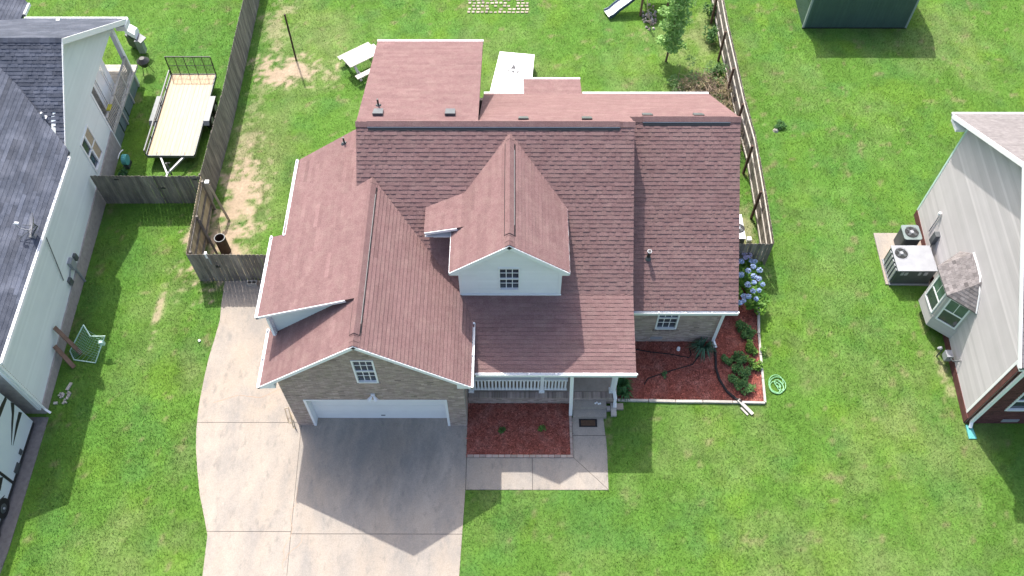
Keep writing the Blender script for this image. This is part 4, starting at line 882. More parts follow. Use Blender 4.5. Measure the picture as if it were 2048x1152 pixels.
# air conditioners
ac = thing('air_conditioner', 'dark cube shaped condenser with round fan grille on the concrete pad', 'air conditioner', (23.4, 8.1, 0.05))
def rbox(x0, x1, y0, y1, z0, z1, r=0.09):
    pts = []
    for cx_, cy_, a0 in ((x1-r, y1-r, 0), (x0+r, y1-r, 90), (x0+r, y0+r, 180), (x1-r, y0+r, 270)):
        for k in range(4): a = math.radians(a0+k*30); pts.append((cx_+r*math.cos(a), cy_+r*math.sin(a), z0))
    return MB().prism(pts, (0, 0, z1-z0))
rbox(23.02, 23.70, 7.75, 8.45, 0.05, 0.93).build('cabinet', 'darkgrey', ac)
rbox(23.00, 23.72, 7.73, 8.47, 0.93, 0.97).build('top_panel', 'greengrey', ac)
def fan(c, r, par, hub='lightmetal'):
    c = Vector(c); MB().cyl(c, r, r, 0.012, 24).build('fan_opening', 'black', par)
    mb = MB()
    for k in range(4):
        a = k*math.pi/2+0.4; d = Vector((math.cos(a), math.sin(a), 0)); e = Vector((-d.y, d.x, 0))
        mb.prism([c+d*0.05+Vector((0,0,.02)), c+d*r*.85+e*r*.1+Vector((0,0,.02)), c+d*r*.8+e*r*.5+Vector((0,0,.03)), c+e*0.08+d*0.06+Vector((0,0,.03))], (0, 0, 0.006))
    mb.build('fan_blade', 'greymetal', par); MB().cyl(c+Vector((0,0,.02)), 0.10*r/0.28, 0.08*r/0.28, 0.03, 14).build('fan_hub', hub, par)
    g_ = MB()
    for k in (0.55, 0.8, 1.0): g_.tube([c+Vector((math.cos(t)*r*k, math.sin(t)*r*k, 0.055)) for t in [i*math.pi/10 for i in range(20)]], 0.005, 4, close=True)
    for k in range(8): a = k*math.pi/4; g_.tube([c+Vector((math.cos(a)*0.07, math.sin(a)*0.07, 0.058)), c+Vector((math.cos(a)*r, math.sin(a)*r, 0.055))], 0.005, 4)
    g_.build('fan_guard', 'darkgrey', par)
fan((23.36, 8.10, 0.97), 0.27, ac)
pu = thing('heat_pump', 'large light grey packaged heating unit with off-centre fan beside the bay window', 'heat pump', (23.1, 6.8, 0.05))
MB().box(22.34, 23.84, 6.16, 7.34, 0.10, 1.02).build('cabinet', 'darkgrey', pu)
MB().box(22.31, 23.87, 6.13, 7.37, 1.02, 1.06).build('top_panel', 'lightmetal', pu)
MB().box(22.30, 23.88, 6.12, 7.38, 0.05, 0.11).build('base_rail', 'lightmetal', pu)
fan((22.63, 6.98, 1.062), 0.25, pu)
for i in range(5): MB().box(22.29, 22.335, 6.24+i*0.21, 6.24+i*0.21+0.12, 0.2, 0.95).build('coil_guard', 'lightmetal', pu)
for a, b in ((22.5, 22.62), (22.66, 22.78), (23.2, 23.3), (23.42, 23.56)): MB().box(a, b, 6.145, 6.16, 0.72, 0.92).build('label_plate', 'lightmetal', pu)
hv = thing('condenser', 'white topped condenser tucked between the wing and the right fence', 'air conditioner', (16.2, 8.3, 0))
MB().box(15.75, 16.55, 7.75, 8.95, 0.05, 0.98).build('cabinet', 'greymetal', hv); MB().box(15.73, 16.57, 7.73, 8.97, 0.98, 1.02).build('top_panel', 'bright', hv); fan((16.35, 8.25, 1.02), 0.24, hv)
MB().box(16.90, 17.08, 8.26, 8.44, 0.0, 0.2).build('bucket', 'bright', label='small white block on the ground by the right fence', cat='block')

# ------------------------------------------------------------ fences
def picket_run(fence, P, Q, h=1.83, face=1, m='fence', rails=True, rail_m='fence', wd=0.138, step=0.146, top_j=0.02):
    """pickets along P-Q; rails stand on the side given by face (+1 = left of the direction)"""
    P = Vector((*P, 0)); Q = Vector((*Q, 0)); d = (Q-P); L = d.length; d.normalize(); n = Vector((-d.y, d.x, 0))*face
    k = int(L/step); stp = L/k
    wob = random.random()*6
    for i in range(k):
        a = P+d*(i*stp+0.004); b = P+d*(i*stp+stp-0.008); hh = h+random.uniform(-top_j, top_j)+0.02*math.sin(i*0.13+wob); o = n*(-0.011+random.uniform(-.005, .005))
        MB().prism([a+o, b+o, b+o+Vector((0,0,hh-0.03)), b+o-d*0.03+Vector((0,0,hh)), a+o+d*0.03+Vector((0,0,hh)), a+o+Vector((0,0,hh-0.03))], n*-0.016, random.uniform(.72, 1.2)).build('picket', m, fence)
    if rails:
        for z in (0.28, 0.98, 1.60):
            s = 0.0
            while s < L-0.05:
                e = min(s+2.44, L); MB().beam(P+d*s+n*0.022+Vector((0,0,z)), P+d*(e-0.01)+n*0.022+Vector((0,0,z)), 0.04, 0.085, tone=random.uniform(.85, 1.15)).build('rail', rail_m, fence); s = e
def fence_posts(fence, P, Q, face, h=1.7, m='fence', stp=2.44, off=0.0, wd=0.09, tone=0.7):
    P = Vector((*P, 0)); Q = Vector((*Q, 0)); d = (Q-P); L = d.length; d.normalize(); n = Vector((-d.y, d.x, 0))*face; s = off
    while s <= L+0.01:
        c = P+d*s+n*0.092; MB().prism([c-d*wd/2-n*wd/2, c+d*wd/2-n*wd/2, c+d*wd/2+n*wd/2, c-d*wd/2+n*wd/2], (0,0,h+random.uniform(-.04, .04)), tone).build('post', m, fence); s += stp
fl1 = thing('wood_fence', 'long weathered grey picket fence running back along the left of the yard', 'fence', (-5.7, 16, 0))
picket_run(fl1, (-5.72, 10.35), (-5.66, 15.0), 1.86, -1, rails=False); picket_run(fl1, (-5.66, 15.0), (-5.86, 25.2), 1.90, -1, rails=False)
fence_posts(fl1, (-5.72, 10.5), (-5.66, 15.0), 1); fence_posts(fl1, (-5.66, 15.0), (-5.86, 25.2), 1)
for z in (0.3, 1.0, 1.6): MB().beam((-5.76, 10.35, z), (-5.72, 15.0, z), 0.04, 0.085).build('rail', 'fence', fl1); MB().beam((-5.72, 15.0, z), (-5.92, 25.2, z), 0.04, 0.085).build('rail', 'fence', fl1)
fl2 = thing('tan_fence', 'short tan fence section with exposed rails behind the rusty barrel', 'fence', (-5.6, 8.3, 0))
picket_run(fl2, (-5.68, 10.30), (-5.46, 6.36), 1.83, 1, m='newwood', rail_m='fence', top_j=0.01)
fence_posts(fl2, (-5.66, 10.0), (-5.46, 6.4), 1, m='fence', stp=1.75, h=1.8, tone=1.0)
MB().beam((-5.30, 9.9, 1.75), (-4.85, 9.4, 0.05), 0.09, 0.09, tone=0.9).build('brace', 'newwood', fl2); MB().beam((-5.42, 8.2, 1.6), (-5.0, 7.6, 0.05), 0.09, 0.09, tone=0.7).build('brace', 'fence', fl2)
MB().box(-5.45, -5.29, 9.9, 10.06, 1.80, 1.86).build('post_cap', 'bright', fl2)
fl3 = thing('cross_fence', 'dark grey fence panel between the white house and the long left fence', 'fence', (-8, 10.35, 0))
picket_run(fl3, (-10.28, 10.33), (-5.76, 10.36), 1.80, 1)
for x, z in ((-9.35, 1.55), (-7.6, 1.0), (-6.1, 1.55)): MB().box(x, x+0.2, 10.30, 10.325, z, z+0.07).build('hinge', 'black', fl3)
fl4 = thing('front_yard_fence', 'weathered front fence beside the garage with a grey block at its foot', 'fence', (-4, 6.3, 0))
picket_run(fl4, (-5.46, 6.34), (-0.70, 6.36), 1.83, 1)
MB().box(-4.75, -4.67, 6.30, 6.42, 1.6, 1.90).build('post_cap', 'bright', fl4); MB().box(-4.52, -4.38, 6.28, 6.325, 1.0, 1.1).build('latch', 'black', fl4)
MB().box(-4.68, -4.63, 6.295, 6.325, 1.2, 1.6).build('latch', 'lightmetal', fl4)
fr1 = thing('right_fence', 'long picket fence with pale rails along the right of the backyard', 'fence', (17.4, 15, 0))
RP = [(17.37, 6.95), (17.46, 9.6), (17.52, 12.6), (17.40, 14.6), (17.36, 16.9), (17.30, 20.0), (17.34, 25.4)]
for a, b in zip(RP[:-1], RP[1:]): picket_run(fr1, a, b, 1.80, 1, rail_m='oldwood')
for x, y in ((17.40, 9.55), (17.43, 12.05), (17.38, 14.5), (17.28, 16.75), (17.24, 19.2), (17.22, 21.9), (17.25, 24.3)):
    MB().box(x-0.17, x-0.07, y-0.045, y+0.045, 0, 1.78, 0.55).build('post', 'brownwood', fr1)
fr2 = thing('side_fence', 'short grey fence return behind the blue hydrangea', 'fence', (16.2, 6.95, 0))
picket_run(fr2, (14.9, 6.93), (17.36, 6.94), 1.80, 1)

# ------------------------------------------------------------ shed
sh_ = thing('garden_shed', 'dark green metal shed with pale corner trim at the top right', 'shed', (24.2, 23.5, 0))
MB().box(21.65, 26.78, 21.56, 25.5, 0, 2.75).build('shed_body', 'shed', sh_)
for i in range(34): MB().box(21.72+i*0.15, 21.72+i*0.15+0.118, 21.545, 21.56, 0.06, 2.72, random.uniform(.93, 1.07)).build('wall_rib', 'shed', sh_)
for i in range(25): MB().box(21.635, 21.65, 21.65+i*0.15, 21.65+i*0.15+0.118, 0.06, 2.72).build('wall_rib', 'shed', sh_)
for x in (21.62, 26.72): MB().box(x, x+0.09, 21.53, 21.63, 0, 2.74).build('corner_trim', 'shedtrim', sh_)
MB().prism([(21.3, 21.25, 2.68), (21.3, 23.5, 3.75), (21.3, 25.9, 2.68)], (5.8, 0, 0)).build('shed_roof', 'shedroof', sh_)
MB().box(21.6, 26.8, 21.53, 21.6, 0.0, 0.05).build('base_rail', 'black', sh_)

# ------------------------------------------------------------ travel trailer at the left edge
rv = thing('travel_trailer', 'white travel trailer with black swoosh graphics parked at the lower left', 'camper', (-11.4, -3.5, 0))
MB().prism([(-12.6, 0.0, 0.28), (-12.6, 0.02, 1.3), (-12.6, -0.05, 2.75), (-12.6, -0.25, 2.95), (-12.6, -8.0, 2.95), (-12.6, -8.0, 0.28)], (2.42, 0, 0)).build('body', 'rv', rv)
MB().box(-12.5, -10.3, -7.8, -0.3, 0.16, 0.28).build('chassis', 'black', rv)
xr = -10.18
MB().box(xr, xr+0.015, -8.0, -0.03, 0.17, 0.30).build('lower_trim', 'black', rv)
def swoosh(pts): MB().prism([(xr, y, z) for y, z in pts], (0.012, 0, 0)).build('graphic', 'black', rv)
swoosh([(-0.02, 2.36), (-0.05, 2.22), (-0.70, 2.24), (-1.4, 2.6)]); swoosh([(-0.04, 1.95), (0.02, 1.74), (-0.20, 1.60), (-1.26, 1.10), (-0.62, 1.52), (-0.35, 1.66)]); swoosh([(-0.10, 1.32), (-0.04, 1.12), (-0.45, 1.10), (-1.23, 1.00), (-0.55, 1.24)])
swoosh([(-2.44, 1.12), (-2.36, 0.96), (-2.8, 0.86), (-3.3, 1.3)]); swoosh([(-2.84, 0.52), (-3.15, 0.29+.5), (-3.68, 0.78)])
MB().box(xr, xr+0.014, -2.36, -2.26, 0.20, 3.2).build('wall_seam', 'black', rv)
MB().box(xr, xr+0.03, -1.33, -1.15, 0.36, 0.54).build('hatch', 'darkgrey', rv); MB().box(xr, xr+0.03, -1.98, -1.62, 0.24, 0.46).build('hatch', 'darkgrey', rv)
for y in (-3.25, -4.22):
    wh = MB().cyl((-10.42, y, 0.36), 0.35, 0.35, 0.26, 20, axis=(1, 0, 0)).build('wheel', 'rubber', rv)
    MB().cyl((-10.17, y, 0.36), 0.18, 0.16, 0.02, 14, axis=(1, 0, 0)).build('rim', 'darkgrey', wh); MB().cyl((-10.15, y, 0.36), 0.05, 0.04, 0.03, 10, axis=(1, 0, 0)).build('hub_cap', 'lightmetal', wh)

# ------------------------------------------------------------ utility trailer
ut = thing('utility_trailer', 'utility trailer with pale plank deck and raised black mesh ramp', 'trailer', (-7.8, 15, 0))
x0, x1, y0, y1, zt = -8.86, -6.80, 12.55, 17.55, 0.60
for i in range(11):
    a = x0+0.02+i*(x1-x0-0.04)/11; MB().box(a+0.004, a+(x1-x0-.04)/11-0.004, y0, y1, zt-0.045, zt+random.uniform(-.002, .002), random.uniform(.93, 1.05)).build('plank', 'deckwood', ut)
mb = MB(); mb.box(x0-0.04, x0, y0, y1, zt-0.14, zt+0.03); mb.box(x1, x1+0.04, y0, y1, zt-0.14, zt+0.03); mb.box(x0, x1, y0-0.05, y0, zt-0.14, zt+0.01); mb.box(x0, x1, y1, y1+0.05, zt-0.14, zt+0.01); mb.build('frame', 'greymetal', ut)
mb = MB(); mb.beam((x0-0.03, y0, zt+0.26), (x0-0.03, y1, zt+0.26), 0.05, 0.07)
for i in range(6): mb.beam((x0-0.03, y0+i*(y1-y0)/5, zt), (x0-0.03, y0+i*(y1-y0)/5, zt+0.26), 0.03, 0.03, up=(0, 1, 0))
mb.build('side_rail', 'greymetal', ut)
for k, (a, b) in enumerate(((13.0, 13.02), (13.6, 0), (14.2, 0))): MB().box(x1-0.02, x1+0.05, a, a+0.05, zt, zt+0.04).build('tie_down', 'greymetal', ut)
for a in (-8.45, -7.85, -7.25): MB().box(a, a+0.03, y0-0.02, y0+0.16, zt+0.002, zt+0.02).build('tie_down', 'greymetal', ut)
gt = MB()
P0 = Vector((x0, y1+0.03, zt)); P1 = Vector((x1+0.02, y1+0.03, zt)); UPV = Vector((0, 0.05, 1.0)).normalized()*1.02
for P_, Q_ in ((P0, P0+UPV), (P1, P1+UPV), (P0+UPV, P1+UPV), (P0, P1)): gt.tube([P_, Q_], 0.03, 6)
gt.build('ramp_frame', 'black', ut)
for i in range(1, 5): MB().tube([P0+(P1-P0)*i/5, P0+(P1-P0)*i/5+UPV], 0.02, 5).build('ramp_bar', 'black', ut)
MB().tube([P0+UPV*0.5, P1+UPV*0.5], 0.013, 5).build('ramp_bar', 'black', ut)
ms = MB()
for i in range(1, 30): ms.tube([P0+(P1-P0)*i/30, P0+(P1-P0)*i/30+UPV], 0.0045, 3, cap=False)
for i in range(1, 15): ms.tube([P0+UPV*i/15, P1+UPV*i/15], 0.0045, 3, cap=False)
ms.build('ramp_mesh', 'black', ut)
for s_, xx in ((-1, x0), (1, x1)):
    xa, xb = (xx-0.32, xx-0.05) if s_ < 0 else (xx+0.05, xx+0.32)
    MB().prism([(xa, 14.35, zt-0.05), (xa, 14.5, zt+0.10), (xa, 16.05, zt+0.10), (xa, 16.2, zt-0.05), (xa, 16.05, zt+0.06), (xa, 14.5, zt+0.06)], (xb-xa, 0, 0)).build('fender', 'greymetal', ut)
    for y in (14.9, 15.68):
        wh = MB().cyl((xa+0.03, y, 0.33), 0.33, 0.33, 0.21, 18, axis=(1, 0, 0)).build('wheel', 'rubber', ut)
        MB().cyl((xa+0.235 if s_ > 0 else xa+0.02, y, 0.33), 0.17, 0.15, 0.02*s_, 12, axis=(1, 0, 0)).build('rim', 'lightmetal', wh)
tx, ty = -7.78, 11.55
tn = MB(); tn.beam((-8.30, y0, 0.48), (tx, ty, 0.48), 0.07, 0.10); tn.beam((-7.25, y0, 0.48), (tx, ty, 0.48), 0.07, 0.10); tn.beam((tx, ty+0.05, 0.48), (tx, ty-0.3, 0.48), 0.07, 0.09); tn.build('tongue', 'lightmetal', ut)
MB().cyl((tx+0.0, ty+0.3, 0.1), 0.04, 0.04, 0.75, 8).build('jack', 'greymetal', ut); MB().tube([(tx, ty+.3, 0.86), (tx+0.18, ty+.3, 0.86)], 0.015, 5).build('jack_handle', 'greymetal', ut)

# ------------------------------------------------------------ backyard things
def boxrot(cx, cy, l, w_, a, z0, z1, mb=None, tone=1.0):
    c, s = math.cos(a), math.sin(a); P = [(cx+u*c-v*s, cy+u*s+v*c, z0) for u, v in ((-l/2, -w_/2), (l/2, -w_/2), (l/2, w_/2), (-l/2, w_/2))]
    return (mb or MB()).prism(P, (0, 0, z1-z0), tone)
pt = thing('picnic_table', 'pale picnic table with attached benches beside the back roof', 'picnic table', (0.1, 18.6, 0))
aa = math.radians(37); ca, sa_ = math.cos(aa), math.sin(aa); pcx, pcy = 0.0, 18.72
def loc(u, v): return (pcx+u*ca-v*sa_, pcy+u*sa_+v*ca)
for i in range(5):
    q = loc(0, -0.30+i*0.15); boxrot(*q, 1.75, 0.138, aa, 0.71, 0.75, tone=random.uniform(.95, 1.1)).build('table_plank', 'oldwood', pt)
for v in (-0.75, -0.89, 0.75, 0.89):
    q = loc(0, v); boxrot(*q, 1.75, 0.13, aa, 0.41, 0.45, tone=random.uniform(.95, 1.1)).build('bench_plank', 'oldwood', pt)
for u in (-0.6, 0.6):
    a = Vector((*loc(u, -0.22), 0.71)); b = Vector((*loc(u, -0.72), 0.0)); c_ = Vector((*loc(u, 0.22), 0.71)); d_ = Vector((*loc(u, 0.72), 0.0))
    MB().beam(a, b, 0.04, 0.12, up=(ca, sa_, 0)).build('leg', 'oldwood', pt); MB().beam(c_, d_, 0.04, 0.12, up=(ca, sa_, 0)).build('leg', 'oldwood', pt)
    MB().beam((*loc(u+.05, -0.92), 0.36), (*loc(u+.05, 0.92), 0.36), 0.04, 0.10).build('crossbar', 'oldwood', pt)
# white panel with grey emblem
wt = thing('white_cover', 'large flat white cover with a grey printed emblem behind the house', 'cover', (7.2, 17.4, 0))
WP = [(6.54, 19.05), (8.19, 18.84), (7.98, 16.2), (5.95, 15.4)]
MB().prism([(x, y, 0.70) for x, y in WP], (0, 0, -0.05)).build('top', 'bright', wt)
MB().prism([(x*0.97+7.2*0.03, y*0.97+17.4*0.03, 0.65) for x, y in WP], (0, 0, -0.62)).build('tub_body', 'darkgrey', wt)
def decal(pts, z=0.7045, m='print', nm='emblem'): MB().prism([(x, y, z) for x, y in pts], (0, 0, -0.003)).build(nm, m, wt)
decal([(7.22, 18.20), (7.31, 17.86), (7.05, 17.88)]); decal([(7.05, 17.86), (7.31, 17.84), (7.24, 17.80), (7.12, 17.81)]); decal([(7.09, 17.74), (7.27, 17.73), (7.17, 17.52)])
decal([(6.92, 17.80), (7.02, 17.77), (7.0, 17.70), (6.90, 17.73)]); decal([(7.56, 18.33), (7.59, 18.32), (7.44, 17.62), (7.41, 17.63)], nm='print_line'); decal([(7.33, 17.70), (7.42, 17.72), (7.42, 17.58), (7.36, 17.56)], nm='print_line')
# pole
pl = MB().tube([(-3.36, 19.22, -0.05), (-3.335, 19.21, 1.4), (-3.32, 19.20, 2.75)], 0.045, 8); pl.build('clothes_pole', 'rust', label='thin dark metal pole standing alone in the dirt patch', cat='pole')
# rusty barrel
bb = thing('metal_pipe_barrel', 'upright rusty open steel pipe on the bare dirt', 'barrel', (-4.72, 7.75, 0))
mb = MB(); k = 24
vs = []; 
for r, z in ((0.22, 0.0), (0.22, 0.92), (0.185, 0.92), (0.185, 0.05)):
    for i in range(k): t = 2*math.pi*i/k; vs.append((-4.70+r*math.cos(t), 7.80+r*math.sin(t), z))
mb.add(vs, [(j*k+i, j*k+(i+1) % k, (j+1)*k+(i+1) % k, (j+1)*k+i) for j in range(3) for i in range(k)]+[tuple(range(3*k, 4*k))]); mb.build('pipe_wall', 'rust', bb, smooth=False)
MB().tube([(-4.70+0.205*math.cos(t), 7.80+0.205*math.sin(t), 0.925) for t in [i*2*math.pi/24 for i in range(24)]], 0.02, 6, close=True).build('rim', 'greymetal', bb)
def cinder(x, y, a, lab, sx=0.40, sy=0.20, sz=0.19, z=0.0, m='stone'):
    o = thing('cinder_block', lab, 'block', (x, y, z), rz=a)
    c, s = math.cos(a), math.sin(a)
    def bb_(u0, u1, v0, v1): return [(x+u*c-v*s, y+u*s+v*c, z) for u, v in ((u0, v0), (u1, v0), (u1, v1), (u0, v1))]
    h = sx/2; v = sy/2; t = 0.035
    mb = MB()
    for q in ((-h, h, -v, -v+t), (-h, h, v-t, v), (-h, -h+t, -v+t, v-t), (-t/2, t/2, -v+t, v-t), (h-t, h, -v+t, v-t)): mb.prism(bb_(*q), (0, 0, sz), 0.9)
    mb.build('block_shell', m, o); return o
cinder(-5.05, 6.95, 0.3, 'grey cinder block inside the corner of the tan fence', 0.42, 0.3, 0.25)
cinder(-3.30, 6.15, 0.05, 'grey cinder block at the foot of the front fence')
# goal
gl_ = thing('goal_net', 'small green framed practice goal net on the shaded grass', 'goal', (-9.2, 3.2, 0))
a = Vector((-9.05, 3.65, 1.0)); b = Vector((-8.15, 3.20, 0.95)); c = Vector((-8.70, 2.55, 0.03)); d = Vector((-9.55, 2.68, 0.03)); e = Vector((-9.80, 3.05, 0.05)); m_ = Vector((-8.75, 3.25, 0.85)); tp = Vector((-8.45, 3.15, 1.0))
MB().tube([a, m_, tp, b, c, d, e], 0.024, 6, close=True).build('goal_frame', 'goalframe', gl_)
nm_ = MB()
for i in range(1, 12):
    t = i/12; p_ = e.lerp(d, min(1, t*1.6)) if t < 0.625 else d.lerp(c, (t-0.625)/0.375); q_ = a.lerp(m_, min(1, t*2)) if t < 0.5 else m_.lerp(b, (t-0.5)*2)
    mid = (p_+q_)/2-Vector((0, 0, 0.15)); nm_.tube([q_, mid, p_], 0.006, 3, cap=False)
    p2 = a.lerp(e, t); q2 = b.lerp(c, t); nm_.tube([p2, (p2+q2)/2-Vector((0, 0, 0.18)), q2], 0.006, 3, cap=False)
nm_.build('net', 'net', gl_)
MB().box(-8.42, -8.25, 3.0, 3.12, 0.55, 0.75).build('corner_tag', 'goalframe', gl_)
# boards leaning
for lab, P_, Q_ in (('upper of two brown boards leaning on the white house', (lx(3.3, .1), 3.42, 1.2), (-9.35, 2.95, 0.03)), ('lower of two brown boards leaning on the white house', (lx(2.8, .1), 2.82, 0.85), (-9.45, 2.35, 0.03))):
    MB().beam(P_, Q_, 0.17, 0.04, up=(0, 0.3, 1)).build('leaning_board', 'brownwood', label=lab, cat='board', group='boards leaning on the white house')
db = thing('rubble_heap', 'small scatter of pale rubble in the shade by the left downspout', 'rubble', (-9.55, 1.05, 0))
for i in range(14):
    q = (-9.55+random.uniform(-.25, .3), 1.05+random.uniform(-.25, .3)); boxrot(*q, random.uniform(.06, .16), random.uniform(.04, .09), random.random()*3, 0.0, 0.06, None, random.uniform(.8, 1.2)).build('rubble_piece', 'stone', db)
boxrot(-9.42, 1.55, 0.32, 0.11, 1.3, 0.0, 0.05).build('loose_brick', 'stone', label='pale block lying in the shaded grass near the rubble', cat='brick')
# rock and weed, white litter
MB().cyl((19.15, 14.6, -0.02), 0.15, 0.08, 0.12, 7).build('rock', 'stone', label='pale rock beside a weed on the right lawn', cat='rock')
MB().cyl((-4.93, 3.52, 0.02), 0.055, 0.045, 0.05, 10).build('litter', 'bright', label='small white scrap on the grass left of the driveway', cat='litter')
MB().cyl((13.53, 3.16, 0.03), 0.075, 0.06, 0.14, 12).build('garden_light', 'bright', label='white rounded fixture on the mulch below the wing window', cat='light')
# slide and playset
sl_ = thing('playground_slide', 'white slide chute with dark blue sides at the top of the yard', 'slide', (12.6, 22.9, 0))
path = [Vector(p) for p in ((11.88, 22.42, 0.16), (12.10, 22.52, 0.20), (12.40, 22.66, 0.42), (12.80, 22.85, 0.62), (13.3, 23.1, 0.92), (13.9, 23.42, 1.32), (14.6, 23.8, 1.75), (15.2, 24.1, 2.0))]
ch = MB(); sdl = MB()
for p_, q_ in zip(path[:-1], path[1:]):
    n_ = Vector((-(q_-p_).y, (q_-p_).x, 0)).normalized()
    ch.prism([p_-n_*0.27, q_-n_*0.27, q_+n_*0.27, p_+n_*0.27], (0, 0, -0.03))
    for s_ in (-1, 1): sdl.prism([p_+n_*s_*0.27, q_+n_*s_*0.27, q_+n_*s_*0.31, p_+n_*s_*0.31], (0, 0, 0.09)); sdl.prism([p_+n_*s_*0.27-Vector((0,0,.03)), q_+n_*s_*0.27-Vector((0,0,.03)), q_+n_*s_*0.31-Vector((0,0,.03)), p_+n_*s_*0.31-Vector((0,0,.03))], (0, 0, -0.06))
ch.build('chute', 'bright', sl_); sdl.build('side_wall', 'slideblue', sl_)
ps_ = thing('playset_frame', 'wooden playset frame seen behind the slide at the top edge', 'playset', (14.4, 22.6, 0))
for x, y in ((13.6, 22.5), (14.9, 22.5), (13.6, 24.3), (14.9, 24.3)): MB().box(x-.05, x+.05, y-.05, y+.05, 0, 2.3).build('post', 'brownwood', ps_)
for i in range(6): MB().box(13.6, 14.9, 22.5+i*0.3, 22.5+i*0.3+0.27, 1.2, 1.24).build('floor_board', 'oldwood', ps_)
MB().tube([(13.75, 22.45, 1.9), (13.72, 22.1, 1.6), (13.78, 21.9, 1.0), (13.95, 21.75, 0.4), (14.05, 21.7, 0.0)], 0.02, 6).build('rope', 'newwood', ps_)

stp_ = thing('stone_pile', 'pile of grey and reddish stones beside the slide by the young tree', 'stones', (14.05, 22.4, 0))
for i in range(46):
    x = 14.05+random.gauss(0, .22); y = 22.4+random.gauss(0, .45); r = random.uniform(.05, .10); z = max(0, .22-abs(x-14.05)*.5-abs(y-22.4)*.2)*random.random()
    MB().cyl((x, y, z), r, r*.6, r*1.1, 6, random.uniform(.6, 1.3), axis=(random.uniform(-.4, .4), random.uniform(-.4, .4), 1)).build('stone', random.choice(('stone', 'greybrick', 'brick')), stp_)
# ------------------------------------------------------------ foliage
def rgb_mesh(name, V, Fc, col, m, parent=None):
    me = bpy.data.meshes.new(name)
    if parent is not None: V = V-np.array(wm(parent).translation)
    me.vertices.add(len(V)); me.vertices.foreach_set('co', V.ravel())
    k = Fc.shape[1]; me.loops.add(Fc.size); me.loops.foreach_set('vertex_index', Fc.ravel()); me.polygons.add(len(Fc))
    me.polygons.foreach_set('loop_start', np.arange(len(Fc))*k); me.polygons.foreach_set('loop_total', np.full(len(Fc), k)); me.update()
    at = me.attributes.new('col', 'FLOAT_COLOR', 'FACE'); at.data.foreach_set('color', np.concatenate([col, np.ones((len(col), 1))], 1).ravel().astype(np.float32))
    me.materials.append(M[m]); o = bpy.data.objects.new(name, me); COL.objects.link(o)
    if parent is not None: o.parent = parent
    return o
def leaves(name, centres, size, c1, c2, parent, flat=0.5, asp=0.5):
    n = len(centres); a = NR.random(n)*2*math.pi; d = np.stack([np.cos(a), np.sin(a), NR.normal(0, flat, n)], 1); d /= np.linalg.norm(d, axis=1)[:, None]
    up = np.stack([NR.normal(0, flat, n), NR.normal(0, flat, n), np.ones(n)], 1); s = np.cross(d, up); s /= np.linalg.norm(s, axis=1)[:, None]
    L = size*(0.6+0.8*NR.random(n))[:, None]; W = L*asp
    V = np.stack([centres-d*L*0.5, centres+s*W*0.5, centres+d*L*0.5, centres-s*W*0.5], 1).reshape(-1, 3)
    t = NR.random((n, 1)); col = (np.array(c1)*(1-t)+np.array(c2)*t)*(0.75+0.5*NR.random((n, 1)))
    return rgb_mesh(name, V, np.arange(n*4).reshape(-1, 4), col, 'leaf', parent)
def clump(cx, cy, cz, rx_, ry_, rz_, n, hollow=0.35):
    p = NR.normal(0, 1, (n, 3)); p /= np.linalg.norm(p, axis=1)[:, None]; p *= (hollow+(1-hollow)*NR.random((n, 1))**0.5); return p*np.array([rx_, ry_, rz_])+np.array([cx, cy, cz])
tr = thing('young_tree', 'slender young green tree with a thin trunk near the playset', 'tree', (14.6, 19.2, 0))
tk = MB(); tk.tube([(14.58, 19.15, -0.05), (14.62, 19.2, 0.8), (14.66, 19.28, 1.7), (14.7, 19.35, 2.9), (14.75, 19.4, 3.9)], [0.055, 0.045, 0.035, 0.022, 0.008], 7)
cl = []
for i in range(30):
    z = 0.45+3.35*(i+random.random())/30; a = i*2.4; r = (0.50 if z < 1.5 else 0.66)*(1-max(0, z-2.6)/2.2)*random.uniform(.55, 1.0)
    bx_, by_ = 14.62+0.03*z, 19.15+0.07*z; ex, ey, ez = bx_+r*math.cos(a), by_+r*math.sin(a), z+0.25+r*0.35
    tk.tube([(bx_, by_, z), ((bx_+ex)/2, (by_+ey)/2, (z+ez)/2+0.04), (ex, ey, ez)], [0.016, 0.010, 0.004], 4)
    cl.append(clump(ex, ey, ez, 0.3, 0.3, 0.22, 120)); cl.append(clump((bx_+ex)/2, (by_+ey)/2, (z+ez)/2, 0.22, 0.22, 0.18, 60))
tk.build('trunk', 'bark', tr); leaves('crown', np.concatenate(cl), 0.13, (0.18, 0.36, 0.08), (0.36, 0.56, 0.20), tr, 0.6, 0.5)
bp = thing('brush_pile', 'tangled pile of dead brown brush and weeds behind the wing', 'brush pile', (16, 16, 0))
bt = MB()
for i in range(1100):
    x = random.gauss(16.25, 0.55); y = random.uniform(13.0, 17.5); x = min(17.1, max(14.9+0.2*(17-y), x)); a = random.random()*math.pi*2; l = random.uniform(.3, 1.1); z = random.uniform(0.02, .8)
    bt.tube([(x, y, z), (x+l*.5*math.cos(a), y+l*.5*math.sin(a), z+random.uniform(0, .2)), (x+l*math.cos(a), y+l*math.sin(a), z+random.uniform(-.1, .25))], [random.uniform(.008, .02), .008, .004], 4, random.uniform(.6, 1.4), cap=False)
bt.build('twigs', 'twig', bp)
cs = np.concatenate([clump(random.uniform(15.2, 17.1), random.uniform(13.2, 17.6), random.uniform(.2, .65), 0.3, 0.3, 0.25, 110) for _ in range(75)])
leaves('dead_leaves', cs, 0.10, (0.36, 0.28, 0.17), (0.24, 0.24, 0.11), bp, 0.6, 0.5)
